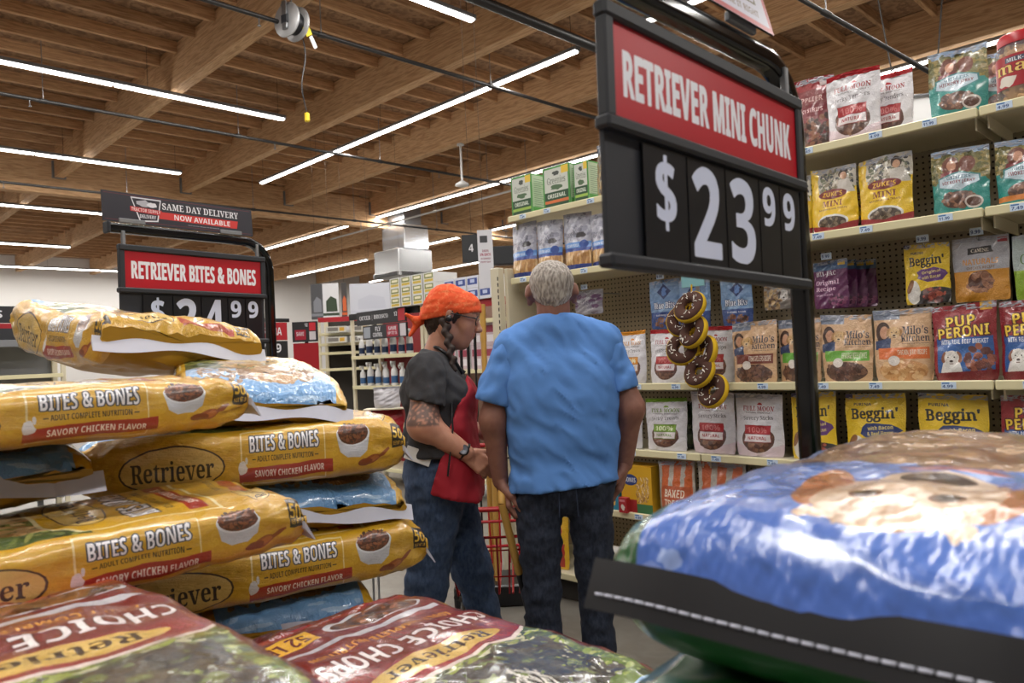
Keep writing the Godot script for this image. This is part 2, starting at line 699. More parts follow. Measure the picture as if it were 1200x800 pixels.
func drumstick(p: Print, x: float, y: float, s: float) -> void:
	var a := float(p.w) / p.h
	p.oval(x, y, s * 0.5, s * 0.26 * a, c8(150, 78, 28), -0.3)
	p.oval(x + s * 0.12, y - s * 0.03 * a, s * 0.3, s * 0.16 * a, c8(178, 104, 44), -0.3)
	p.poly([[x + s * 0.35, y - s * 0.2 * a], [x + s * 1.0, y - s * 0.55 * a], [x + s * 1.05, y - s * 0.42 * a], [x + s * 0.42, y + s * 0.02]], c8(140, 70, 26))
	p.oval(x - s * 0.4, y + s * 0.12 * a, s * 0.42, s * 0.22 * a, c8(128, 60, 22), -0.2)

func brand_oval(p: Print, x: float, y: float, rx: float, ry: float, fill: Color, turn := 0.0) -> void:
	p.oval(x, y, rx, ry, c8(60, 38, 20), turn)
	p.oval(x, y, rx * 0.965, ry * 0.93, fill, turn)
	p.text("Retriever", x - rx * 0.78, y - ry * 0.42, rx * 1.56, ry * 0.86, c8(44, 28, 18), 2, turn)

func print_yellow_side() -> Image:
	var yel := c8(204, 158, 38)
	var p := canvas(1536, 280, yel)
	p.specks(0, 0, 1, 1, 220, 0.02, [c8(208, 163, 44), c8(199, 152, 34)], rng)
	brand_oval(p, 0.275, 0.58, 0.15, 0.36, c8(210, 176, 96))
	p.rect(0.472, 0.06, 0.262, 0.9, c8(226, 206, 150))
	p.rect(0.476, 0.09, 0.254, 0.84, yel)
	p.text("BITES & BONES", 0.5, 0.15, 0.212, 0.26, Color(0.94, 0.93, 0.95), 0, 0.0, 5.0, c8(58, 62, 76))
	p.text("— ADULT COMPLETE NUTRITION —", 0.505, 0.475, 0.205, 0.09, c8(56, 40, 16), 0)
	p.poly([[0.465, 0.66], [0.755, 0.62], [0.755, 0.84], [0.465, 0.9]], c8(158, 42, 22))
	p.text("SAVORY CHICKEN FLAVOR", 0.512, 0.7, 0.215, 0.11, Color(0.93, 0.88, 0.84), 0)
	p.blob(0.477, 0.66, 0.013, 0.11, c8(216, 212, 212), rng, 0.2)
	p.oval(0.488, 0.54, 0.004, 0.06, c8(216, 212, 212))
	kibble_bowl(p, 0.825, 0.27, 0.055, 0.18, 1.0)
	drumstick(p, 0.885, 0.7, 0.058)
	p.rect(0.955, 0.06, 0.04, 0.5, c8(48, 34, 20))
	p.text("50", 0.959, 0.12, 0.032, 0.26, c8(224, 178, 48), 0)
	p.text("NET WT LB", 0.959, 0.43, 0.032, 0.08, c8(224, 178, 48), 0)
	return p.img

func dog_face(p: Print, x: float, y: float, r: float, coat: Color, dark: Color, a: float) -> void:
	p.oval(x - r * 0.85, y - r * 0.1 * a, r * 0.34, r * 0.75 * a, dark, 0.25)
	p.oval(x + r * 0.85, y - r * 0.1 * a, r * 0.34, r * 0.75 * a, dark, -0.25)
	p.oval(x, y, r * 0.85, r * 0.95 * a, coat)
	p.fur(x - r * 0.7, y - r * 0.8 * a, r * 1.4, r * 1.5 * a, 160, [coat, coat.lightened(0.12), coat.darkened(0.12), coat.lightened(0.2)], rng)
	p.oval(x, y + r * 0.5 * a, r * 0.45, r * 0.42 * a, coat.lightened(0.3))
	p.oval(x - r * 0.36, y - r * 0.1 * a, r * 0.1, r * 0.09 * a, c8(38, 24, 18))
	p.oval(x + r * 0.36, y - r * 0.1 * a, r * 0.1, r * 0.09 * a, c8(38, 24, 18))
	p.oval(x, y + r * 0.42 * a, r * 0.19, r * 0.14 * a, c8(50, 36, 34))
	p.oval(x, y + r * 0.75 * a, r * 0.26, r * 0.05 * a, c8(92, 52, 44))

func sky_field(p: Print, sky: Color, split: float, land: Array, to: float) -> void:
	for i in 24:
		var f := i / 24.0
		p.rect(0, split * f, 1, split / 24.0 + 0.01, sky.lerp(Color(0.78, 0.84, 0.92), f * 0.6))
	for i in 14:
		p.blob(rng.randf(), rng.randf() * split, rng.randf_range(0.03, 0.1), rng.randf_range(0.003, 0.01), sky.lightened(0.35), rng)
	p.rect(0, split, 1, to - split, land[0])
	for i in 240:
		p.oval(rng.randf(), lerpf(split, to, rng.randf()), rng.randf_range(0.01, 0.12), rng.randf_range(0.003, 0.012), land[rng.randi() % land.size()], rng.randf_range(-0.3, 0.3))

func print_yellow_front() -> Image:
	var p := canvas(640, 1152, c8(204, 158, 38))
	sky_field(p, c8(96, 150, 205), 0.25, [c8(72, 88, 40), c8(104, 116, 58), c8(48, 60, 30), c8(140, 142, 76)], 0.52)
	dog_face(p, 0.4, 0.2, 0.2, c8(168, 126, 78), c8(122, 82, 44), 640.0 / 1152)
	p.fur(0.22, 0.28, 0.5, 0.16, 200, [c8(190, 152, 102), c8(158, 116, 68), c8(206, 176, 130)], rng)
	p.specks(0.55, 0.1, 0.35, 0.14, 140, 0.018, [c8(150, 120, 96), c8(182, 160, 134), c8(112, 78, 56)], rng)
	var o := [[0.04, 0.5], [0.28, 0.44], [0.72, 0.44], [0.96, 0.5], [0.96, 0.8], [0.04, 0.8]]
	p.poly(o, c8(230, 214, 164))
	p.poly([[0.055, 0.508], [0.285, 0.45], [0.715, 0.45], [0.945, 0.508], [0.945, 0.792], [0.055, 0.792]], c8(204, 158, 38))
	brand_oval(p, 0.5, 0.53, 0.36, 0.055, c8(210, 176, 96))
	p.text("BITES & BONES", 0.14, 0.61, 0.72, 0.06, Color(0.94, 0.93, 0.95), 0, 0.0, 6.0, c8(58, 62, 76))
	p.text("ADULT COMPLETE NUTRITION", 0.2, 0.69, 0.6, 0.02, c8(56, 40, 16), 0)
	p.rect(0.1, 0.73, 0.8, 0.045, c8(158, 42, 22))
	p.text("SAVORY CHICKEN FLAVOR", 0.2, 0.74, 0.6, 0.024, Color(0.93, 0.88, 0.84), 0)
	# foot of the face: name, chicken and weight
	p.rect(0, 0.84, 1, 0.16, c8(204, 158, 38))
	brand_oval(p, 0.24, 0.9, 0.19, 0.034, c8(210, 176, 96))
	p.poly([[0.45, 0.89], [0.82, 0.92], [0.82, 0.96], [0.47, 0.94]], c8(166, 52, 26))
	p.blob(0.55, 0.92, 0.07, 0.018, c8(184, 96, 44), rng)
	p.blob(0.68, 0.935, 0.07, 0.018, c8(170, 80, 36), rng)
	p.text("SAVORY CHICKEN", 0.5, 0.87, 0.3, 0.018, c8(70, 60, 60), 0, 0.1)
	p.rect(0.84, 0.885, 0.15, 0.075, c8(54, 36, 28))
	p.text("50LB", 0.85, 0.9, 0.13, 0.04, c8(224, 178, 48), 0)
	return p.img

func print_red_front() -> Image:
	var red := c8(112, 24, 26)
	var p := canvas(896, 1536, red)
	sky_field(p, c8(96, 140, 196), 0.08, [c8(96, 116, 52), c8(130, 146, 70), c8(58, 70, 36), c8(160, 164, 96)], 0.48)
	# a black and white working dog in the grass
	for q in [[0.42, 0.27, 0.2, 0.06], [0.6, 0.2, 0.14, 0.05], [0.3, 0.2, 0.14, 0.05], [0.5, 0.33, 0.1, 0.04]]:
		p.blob(q[0], q[1], q[2], q[3], c8(46, 42, 38), rng)
	p.blob(0.5, 0.16, 0.05, 0.05, c8(196, 190, 180), rng)
	p.blob(0.46, 0.24, 0.06, 0.025, c8(196, 190, 180), rng)
	p.fur(0.12, 0.13, 0.66, 0.24, 500, [c8(40, 38, 36), c8(60, 56, 52), c8(50, 46, 42), c8(84, 80, 72), c8(110, 120, 70)], rng)
	p.fur(0.42, 0.12, 0.14, 0.14, 90, [c8(196, 190, 180), c8(150, 146, 138), c8(216, 210, 202)], rng)
	p.specks(0.0, 0.1, 0.3, 0.2, 40, 0.009, [c8(176, 176, 160), c8(150, 160, 90)], rng)
	p.fur(0.05, 0.36, 0.9, 0.1, 300, [c8(96, 116, 52), c8(150, 160, 80), c8(58, 70, 36), c8(196, 192, 160)], rng)
	var o := [[0.0, 0.44], [0.2, 0.40], [0.8, 0.40], [1.0, 0.46], [1.0, 0.80], [0.0, 0.76]]
	p.poly([[0.0, 0.428], [0.2, 0.388], [0.8, 0.388], [1.0, 0.448], [1.0, 0.8], [0.0, 0.76]], c8(222, 206, 196))
	p.poly(o, c8(142, 32, 34))
	p.poly([[0.0, 0.49], [1.0, 0.51], [1.0, 0.80], [0.0, 0.76]], c8(120, 24, 28))
	p.oval(0.5, 0.455, 0.34, 0.04, c8(214, 178, 96))
	p.text("Retriever", 0.24, 0.432, 0.52, 0.042, c8(44, 28, 18), 2)
	p.text("CHOICE CHOPS", 0.06, 0.525, 0.88, 0.07, Color(0.93, 0.9, 0.9), 0, 0.0, 5.0, c8(66, 12, 16))
	p.text("ADULT COMPLETE NUTRITION", 0.12, 0.625, 0.76, 0.026, c8(214, 158, 70), 0)
	p.poly([[0.05, 0.7], [0.6, 0.68], [0.98, 0.705], [0.98, 0.725], [0.6, 0.705], [0.05, 0.72]], c8(196, 196, 202))
	p.rect(0, 0.74, 1, 0.26, red)
	p.oval(0.35, 0.78, 0.28, 0.05, c8(202, 204, 210))
	p.oval(0.35, 0.775, 0.25, 0.04, c8(86, 44, 26))
	p.specks(0.12, 0.74, 0.46, 0.07, 260, 0.018, [c8(120, 66, 38), c8(80, 40, 22), c8(142, 84, 50), c8(58, 28, 18)], rng, true)
	p.poly([[0.0, 0.86], [1.0, 0.84], [1.0, 0.9], [0.0, 0.92]], c8(176, 26, 34))
	p.text("HEARTY BEEF FLAVOR", 0.3, 0.865, 0.5, 0.026, Color(0.93, 0.9, 0.9), 0)
	p.rect(0.68, 0.745, 0.28, 0.075, c8(224, 172, 48))
	p.text("52 LB", 0.71, 0.755, 0.22, 0.05, c8(110, 28, 22), 0)
	return p.img

func print_red_side() -> Image:
	var p := canvas(1024, 200, c8(100, 20, 24))
	for i in 60:
		p.blob(rng.randf(), rng.randf(), 0.03, 0.06, c8(92, 18, 22), rng)
	p.poly([[0.1, 0.1], [0.62, 0.3], [0.6, 0.7], [0.12, 0.55]], c8(170, 24, 32))
	p.text("HEARTY BEEF FLAVOR", 0.16, 0.3, 0.4, 0.2, Color(0.93, 0.9, 0.9), 0, 0.04)
	p.rect(0.72, 0.1, 0.16, 0.6, c8(224, 172, 48))
	p.text("52 LB", 0.735, 0.2, 0.13, 0.4, c8(110, 28, 22), 0)
	return p.img

func print_blue_front() -> Image:
	var p := canvas(960, 1280, c8(84, 116, 196))
	sky_field(p, c8(80, 114, 196), 0.84, [c8(96, 120, 72), c8(76, 100, 60), c8(130, 142, 96)], 1.0)
	for i in 60:
		p.blob(rng.randf(), rng.randf() * 0.6, rng.randf_range(0.02, 0.12), rng.randf_range(0.004, 0.018), [c8(94, 126, 202), c8(106, 134, 204), c8(72, 110, 192), c8(118, 140, 204)][i % 4], rng, 0.35)
	# a pale retriever, its brow towards the sewn end
	p.oval(0.5, 0.62, 0.47, 0.2, c8(150, 116, 88))
	p.fur(0.05, 0.44, 0.9, 0.38, 700, [c8(166, 130, 98), c8(140, 104, 76), c8(186, 152, 120), c8(120, 86, 62)], rng)
	p.oval(0.5, 0.22, 0.17, 0.115, c8(196, 158, 124))
	p.oval(0.325, 0.24, 0.05, 0.1, c8(176, 112, 68), 0.25)
	p.oval(0.675, 0.24, 0.05, 0.1, c8(176, 112, 68), -0.25)
	p.oval(0.5, 0.2, 0.155, 0.09, c8(210, 180, 152))
	p.fur(0.36, 0.12, 0.28, 0.18, 260, [c8(216, 188, 162), c8(202, 170, 142), c8(222, 198, 176)], rng)
	for x in [0.43, 0.57]:
		p.oval(x, 0.205, 0.03, 0.016, c8(120, 80, 58))
		p.oval(x, 0.205, 0.02, 0.012, c8(34, 22, 18))
	p.oval(0.5, 0.3, 0.11, 0.06, c8(222, 198, 176))
	p.oval(0.5, 0.32, 0.07, 0.03, c8(60, 40, 38))
	p.oval(0.5, 0.385, 0.11, 0.014, c8(196, 120, 116))
	return p.img

func print_green_side() -> Image:
	var p := canvas(512, 256, c8(30, 84, 40))
	for i in 120:
		p.blob(rng.randf(), rng.randf(), 0.06, 0.05, [c8(26, 76, 36), c8(36, 92, 44), c8(22, 62, 34)][i % 3], rng)
	return p.img

# pouch faces, 256 x 352
func pouch_print(kind: String) -> Image:
	var p: Print
	var W := Color(0.9, 0.9, 0.92)
	match kind:
		"moon_strips", "moon_red", "moon_sticks", "moon_orange", "moon_green":
			p = canvas(256, 352, c8(214, 212, 218))
			var acc: Color = {"moon_orange": c8(216, 140, 36), "moon_green": c8(120, 160, 50)}.get(kind, c8(170, 24, 34))
			p.poly([[0, 0.78], [0.5, 0.92], [1, 0.8], [1, 1], [0, 1]], c8(216, 198, 208) if kind.ends_with("sticks") or kind.ends_with("red") else c8(214, 212, 218))
			p.oval(0.5, 0.72, 0.34, 0.22, c8(86, 52, 40))
			p.specks(0.2, 0.55, 0.6, 0.36, 70, 0.05, [c8(110, 72, 54), c8(74, 42, 32), c8(130, 90, 66)], rng, true)
			p.rect(0.22, 0.5, 0.56, 0.28, acc.darkened(0.25))
			p.rect(0.23, 0.51, 0.54, 0.13, acc)
			p.rect(0.23, 0.65, 0.54, 0.12, c8(222, 214, 216))
			p.text("100%", 0.28, 0.53, 0.42, 0.09, c8(206, 120, 120) if acc.r > acc.g * 2 else c8(230, 235, 200), 0)
			p.text("NATURAL", 0.3, 0.68, 0.4, 0.05, acc.darkened(0.1), 0)
			p.text("FULL MOON", 0.16, 0.2, 0.68, 0.075, acc.darkened(0.15), 2)
			p.text("• NATURAL ESSENTIALS •", 0.2, 0.29, 0.6, 0.022, c8(90, 80, 84), 0)
			p.text({"moon_sticks": "Savory Sticks", "moon_red": "Jerky Tenders", "moon_strips": "Jerky Strips"}.get(kind, "Jerky Treats"), 0.18, 0.35, 0.64, 0.085, c8(40, 36, 40), 3, -0.04)
			p.poly([[0.46, 0.18], [0.5, 0.14], [0.56, 0.15], [0.6, 0.18]], acc)
		"milo_red", "milo_green", "milo_lime", "milo_orange":
			p = canvas(256, 352, c8(206, 168, 130))
			for i in 50:
				p.blob(rng.randf(), rng.randf(), 0.1, 0.02, [c8(200, 160, 122), c8(212, 176, 140)][i % 2], rng)
			p.rect(0, 0, 0.45, 0.14, c8(120, 130, 150))
			p.oval(0.16, 0.32, 0.13, 0.15, c8(58, 34, 26))
			p.oval(0.18, 0.32, 0.08, 0.09, c8(196, 146, 116))
			dog_face(p, 0.36, 0.33, 0.12, c8(206, 166, 112), c8(168, 122, 72), 256.0 / 352)
			p.poly([[0.02, 0.44], [0.3, 0.4], [0.3, 0.56], [0.02, 0.56]], c8(52, 70, 110))
			p.text("Milo's", 0.5, 0.24, 0.44, 0.12, c8(44, 44, 60), 2)
			p.text("Kitchen", 0.48, 0.36, 0.48, 0.1, c8(44, 44, 60), 2)
			p.text("homestyle dog treats", 0.5, 0.475, 0.44, 0.02, c8(90, 70, 60), 0)
			var band: Color = {"milo_red": c8(116, 52, 40), "milo_green": c8(98, 168, 62), "milo_lime": c8(106, 172, 66), "milo_orange": c8(216, 110, 50)}[kind]
			p.rect(0.08, 0.54, 0.86, 0.16, band)
			p.text({"milo_red": "STEAK GRILLERS RECIPE", "milo_orange": "CHICKEN JERKY RECIPE"}.get(kind, "BEEF SAUSAGE SLICES WITH RICE"), 0.42, 0.57, 0.48, 0.09, Color(0.9, 0.86, 0.8), 0)
			p.oval(0.5, 0.86, 0.42, 0.15, c8(80, 52, 42) if kind != "milo_orange" else c8(196, 142, 88))
			p.specks(0.08, 0.72, 0.84, 0.27, 120, 0.05, [c8(96, 64, 52), c8(70, 44, 36), c8(120, 84, 66)] if kind != "milo_orange" else [c8(206, 156, 100), c8(180, 124, 70), c8(220, 180, 130)], rng, true)
			p.oval(0.36, 0.72, 0.1, 0.07, c8(222, 214, 208))
		"pup_red":
			p = canvas(256, 352, c8(142, 22, 34))
			p.poly([[0.06, 0.45], [0.95, 0.43], [0.95, 0.96], [0.06, 0.96]], c8(40, 92, 160))
			p.rect(0.05, 0.44, 0.9, 0.11, c8(36, 84, 156))
			p.text("WITH REAL BEEF BRISKET", 0.12, 0.46, 0.76, 0.06, W, 0)
			p.text("PUP", 0.22, 0.15, 0.46, 0.14, c8(240, 206, 60), 0, -0.06, 5.0, c8(70, 8, 14))
			p.text("PERONI", 0.08, 0.29, 0.82, 0.14, c8(240, 206, 60), 0, -0.06, 5.0, c8(70, 8, 14))
			p.rect(0.76, 0.0, 0.18, 0.1, c8(232, 178, 52))
			p.poly([[0.08, 0.97], [0.18, 0.7], [0.42, 0.7], [0.5, 0.97]], c8(222, 220, 216))
			dog_face(p, 0.3, 0.7, 0.14, c8(220, 216, 210), c8(130, 74, 42), 256.0 / 352)
			p.specks(0.54, 0.56, 0.38, 0.38, 60, 0.06, [c8(120, 60, 46), c8(90, 40, 34), c8(150, 84, 62)], rng, true)
			p.poly([[0.0, 0.9], [1, 0.86], [1, 1], [0, 1]], c8(120, 16, 28))
		"beggin_bacon", "beggin_plain", "beggin_hang":
			p = canvas(256, 352, c8(232, 196, 32))
			p.oval(0.7, 0.95, 0.5, 0.22, c8(34, 30, 30))
			p.specks(0.4, 0.74, 0.5, 0.24, 40, 0.06, [c8(130, 50, 40), c8(170, 80, 60), c8(90, 36, 32)], rng, true)
			p.text("Beggin'", 0.12, 0.2, 0.76, 0.2, c8(34, 28, 24), 3, -0.04, 2.0, c8(34, 28, 24))
			p.text("PURINA", 0.16, 0.13, 0.3, 0.04, c8(44, 40, 60), 0)
			var bub := c8(96, 50, 120) if kind != "beggin_bacon" else c8(32, 52, 110)
			p.blob(0.6, 0.52, 0.32, 0.11, bub, rng, 0.2)
			p.text("Original" if kind != "beggin_bacon" else "with Bacon", 0.4, 0.45, 0.42, 0.06, Color(0.92, 0.84, 0.5), 0, -0.1)
			p.text("with Bacon" if kind != "beggin_bacon" else "& Beef Flavor", 0.4, 0.53, 0.42, 0.055, Color(0.92, 0.84, 0.5), 0, -0.1)
			p.oval(0.2, 0.8, 0.16, 0.2, c8(222, 218, 212))
			p.oval(0.12, 0.7, 0.07, 0.12, c8(140, 90, 50), 0.4)
			p.rect(0, 0, 0.14, 0.06, c8(60, 60, 110))
		"zuke":
			p = canvas(256, 352, c8(232, 192, 20))
			p.rect(0, 0, 1, 0.34, c8(196, 190, 176))
			p.rect(0, 0, 0.16, 0.34, c8(232, 192, 20))
			p.fur(0.2, 0.05, 0.75, 0.32, 220, [c8(70, 72, 76), c8(150, 140, 120), c8(206, 198, 184), c8(110, 116, 90)], rng)
			p.oval(0.72, 0.12, 0.1, 0.08, c8(60, 46, 38))
			p.oval(0.72, 0.15, 0.07, 0.06, c8(206, 160, 128))
			p.poly([[0.62, 0.22], [0.85, 0.2], [0.98, 0.42], [0.6, 0.42]], c8(206, 200, 192))
			p.oval(0.5, 0.42, 0.32, 0.075, c8(120, 30, 32))
			p.text("ZUKE'S", 0.28, 0.385, 0.44, 0.07, c8(236, 190, 50), 0)
			p.text("MINI", 0.28, 0.52, 0.44, 0.09, c8(120, 40, 30), 2)
			p.text("NATURALS DOG TREATS", 0.2, 0.64, 0.6, 0.025, c8(120, 60, 30), 0)
			p.oval(0.5, 0.86, 0.34, 0.12, c8(222, 222, 220))
			p.oval(0.5, 0.87, 0.3, 0.1, c8(74, 62, 50))
			p.specks(0.22, 0.79, 0.56, 0.16, 60, 0.04, [c8(98, 84, 68), c8(60, 50, 40), c8(140, 126, 106)], rng, true)
			p.poly([[0, 0.88], [0.5, 0.94], [1, 0.86], [1, 1], [0, 1]], c8(150, 34, 44))
		"teal_a", "teal_b":
			p = canvas(256, 352, c8(36, 140, 134))
			p.rect(0, 0, 1, 0.1, c8(150, 176, 208))
			p.rect(0, 0.1, 1, 0.4, c8(140, 124, 62))
			p.fur(0, 0.08, 1, 0.44, 160, [c8(110, 104, 50), c8(160, 142, 80), c8(90, 92, 46)], rng)
			p.oval(0.36, 0.26, 0.15, 0.14, c8(110, 58, 40))
			p.oval(0.38, 0.26, 0.08, 0.08, c8(200, 146, 118))
			p.oval(0.64, 0.26, 0.13, 0.13, c8(116, 62, 44))
			p.poly([[0.2, 0.36], [0.5, 0.34], [0.5, 0.5], [0.16, 0.5]], c8(122, 40, 46))
			p.poly([[0.14, 0.44], [0.5, 0.36], [0.86, 0.44], [0.88, 0.56], [0.5, 0.68], [0.12, 0.58]], c8(60, 130, 134))
			p.poly([[0.17, 0.455], [0.5, 0.385], [0.83, 0.455], [0.85, 0.55], [0.5, 0.655], [0.15, 0.57]], c8(196, 214, 226))
			p.text("HICKORY JERKY" if kind == "teal_a" else "SMOKED CHOPS", 0.22, 0.5, 0.56, 0.06, c8(120, 40, 50), 0)
			p.text("GRILLERS", 0.3, 0.43, 0.4, 0.05, c8(50, 96, 120), 2)
			p.oval(0.5, 0.8, 0.3, 0.13, c8(90, 58, 46))
			p.specks(0.2, 0.68, 0.6, 0.26, 60, 0.06, [c8(120, 82, 64), c8(76, 48, 40), c8(150, 108, 86)], rng, true)
			p.oval(0.76, 0.86, 0.15, 0.1, c8(206, 196, 190))
			p.oval(0.76, 0.86, 0.12, 0.07, c8(90, 58, 46))
			if kind == "teal_b":
				p.rect(0, 0.86, 1, 0.08, c8(214, 130, 60))
		"rawhide":
			p = canvas(256, 352, c8(168, 170, 186))
			for i in 60:
				p.blob(rng.randf(), rng.randf() * 0.5, 0.07, 0.04, [c8(186, 188, 202), c8(150, 152, 172), c8(120, 122, 140)][i % 3], rng)
			p.text("Rawhide", 0.14, 0.3, 0.6, 0.1, c8(50, 50, 66), 3, -0.2)
			p.blob(0.68, 0.4, 0.14, 0.05, c8(46, 44, 52), rng)
			p.rect(0, 0.52, 1, 0.14, c8(92, 146, 214))
			p.rect(0, 0.62, 1, 0.06, c8(34, 66, 152))
			p.text("CHICKEN ROLLS", 0.16, 0.55, 0.5, 0.05, c8(230, 236, 245), 0)
			p.oval(0.8, 0.56, 0.12, 0.07, c8(40, 78, 160))
			p.rect(0, 0.68, 1, 0.24, c8(186, 140, 82))
			for i in 26:
				p.oval(rng.randf(), 0.8, 0.03, 0.13, [c8(206, 164, 104), c8(164, 116, 62), c8(222, 188, 134)][i % 3], rng.randf_range(-0.25, 0.25))
			p.rect(0, 0.91, 1, 0.09, c8(34, 60, 140))
		"bits_blue":
			p = canvas(256, 352, c8(120, 154, 196))
			for i in 40:
				p.blob(rng.randf(), rng.randf(), 0.16, 0.05, [c8(140, 170, 206), c8(106, 142, 188)][i % 2], rng)
			p.poly([[0.5, 0.08], [0.72, 0.24], [0.5, 0.4], [0.28, 0.24]], c8(28, 50, 104))
			p.blob(0.5, 0.24, 0.1, 0.08, c8(90, 130, 196), rng)
			p.text("Blue Bits", 0.14, 0.45, 0.7, 0.14, c8(236, 240, 246), 2, 0.0, 4.0, c8(30, 50, 100))
			p.rect(0, 0.66, 1, 0.34, c8(44, 74, 138))
			p.text("training treats", 0.2, 0.7, 0.6, 0.05, W, 0)
			p.specks(0.12, 0.78, 0.76, 0.18, 70, 0.045, [c8(110, 70, 50), c8(80, 48, 36), c8(140, 92, 66)], rng, true)
		"purple":
			p = canvas(256, 352, c8(96, 26, 84))
			p.rect(0, 0, 1, 0.2, c8(60, 96, 140))
			p.text("BIL-JAC", 0.08, 0.22, 0.6, 0.12, W, 2)
			p.text("Original", 0.06, 0.4, 0.7, 0.13, c8(236, 200, 226), 2)
			p.text("Recipe", 0.06, 0.54, 0.6, 0.12, c8(236, 200, 226), 2)
			p.text("DOG TREATS", 0.08, 0.7, 0.5, 0.04, c8(220, 180, 210), 0)
			p.specks(0.45, 0.74, 0.5, 0.22, 50, 0.05, [c8(140, 70, 110), c8(70, 20, 60), c8(160, 96, 130)], rng, true)
			p.rect(0.74, 0.04, 0.2, 0.08, c8(220, 180, 60))
		"silver_gold":
			p = canvas(256, 352, c8(168, 168, 176))
			p.rect(0.0, 0.52, 1, 0.48, c8(200, 138, 40))
			p.poly([[0.3, 0.17], [0.7, 0.15], [0.74, 0.25], [0.3, 0.27]], c8(38, 34, 36))
			p.text("CANINE", 0.36, 0.185, 0.3, 0.05, c8(220, 210, 190), 2)
			p.text("NATURALS", 0.2, 0.34, 0.62, 0.09, c8(206, 140, 60), 0)
			p.text("CHICKEN RECIPE", 0.26, 0.46, 0.5, 0.04, c8(130, 96, 60), 0)
			p.oval(0.5, 0.7, 0.24, 0.17, c8(96, 58, 40))
			p.specks(0.28, 0.55, 0.44, 0.3, 60, 0.06, [c8(130, 84, 60), c8(80, 46, 36), c8(156, 108, 80)], rng, true)
			p.rect(0.82, 0.04, 0.16, 0.07, c8(150, 30, 40))
		"green_white":
			p = canvas(256, 352, c8(176, 190, 190))
			p.rect(0, 0.55, 1, 0.45, c8(136, 172, 40))
			p.text("Greens", 0.14, 0.3, 0.7, 0.16, c8(80, 120, 40), 3)
			p.oval(0.5, 0.76, 0.28, 0.17, c8(110, 74, 50))
			p.specks(0.24, 0.62, 0.5, 0.28, 50, 0.06, [c8(140, 98, 66), c8(90, 56, 40)], rng, true)
		"dark_green":
			p = canvas(256, 352, c8(40, 62, 42))
			p.rect(0.1, 0.1, 0.8, 0.3, c8(54, 82, 54))
			p.text("GRAIN FREE", 0.16, 0.5, 0.68, 0.08, c8(150, 160, 130), 0)
			p.rect(0.1, 0.7, 0.8, 0.2, c8(76, 100, 58))
		"red_strips":
			p = canvas(256, 352, c8(122, 44, 48))
			p.rect(0, 0.0, 1, 0.16, c8(150, 36, 42))
			p.text("SUPPLIER", 0.2, 0.26, 0.6, 0.07, c8(206, 170, 166), 0)
			p.poly([[0.1, 0.4], [0.9, 0.36], [0.9, 0.52], [0.1, 0.54]], c8(116, 18, 34))
			p.text("JERKY STRIPS", 0.2, 0.42, 0.6, 0.07, c8(226, 190, 190), 0)
			p.specks(0.05, 0.55, 0.9, 0.42, 150, 0.06, [c8(80, 50, 40), c8(110, 72, 56), c8(60, 38, 32), c8(136, 90, 66)], rng)
			p.rect(0.74, 0.05, 0.16, 0.08, c8(206, 190, 190))
		"orange_stripe":
			p = canvas(256, 352, c8(176, 168, 156))
			for i in 3:
				p.rect(0.08 + i * 0.33, 0, 0.2, 1, c8(196, 92, 34))
			p.poly([[0.1, 0.44], [0.9, 0.44], [0.9, 0.9], [0.1, 0.9]], c8(176, 78, 30))
			p.text("BAKED", 0.18, 0.5, 0.56, 0.14, c8(226, 214, 196), 0)
			p.text("TREATS", 0.18, 0.68, 0.62, 0.14, c8(226, 214, 196), 0)
		"small_foil":
			p = canvas(256, 224, c8(120, 112, 104))
			p.rect(0, 0.0, 1, 0.2, c8(60, 66, 80))
			p.specks(0, 0.2, 0.6, 0.8, 60, 0.07, [c8(150, 120, 80), c8(96, 70, 50), c8(180, 150, 100)], rng)
			dog_face(p, 0.68, 0.55, 0.16, c8(190, 186, 180), c8(80, 74, 70), 256.0 / 224)
		"grey_foil":
			p = canvas(256, 200, c8(150, 148, 158))
			for i in 30:
				p.blob(rng.randf(), rng.randf(), 0.12, 0.08, [c8(170, 168, 178), c8(126, 120, 136), c8(96, 60, 100)][i % 3], rng)
			p.text("Chews", 0.3, 0.4, 0.4, 0.2, c8(70, 50, 90), 3)
		"yellow_red":
			p = canvas(256, 352, c8(224, 178, 30))
			p.oval(0.5, 0.34, 0.34, 0.14, c8(170, 30, 34))
			p.text("TREATS", 0.26, 0.28, 0.48, 0.11, c8(236, 214, 120), 0)
			p.rect(0.1, 0.56, 0.8, 0.4, c8(176, 44, 30))
			p.specks(0.15, 0.6, 0.7, 0.32, 60, 0.06, [c8(206, 130, 60), c8(140, 76, 36), c8(226, 170, 90)], rng, true)
	return p.img

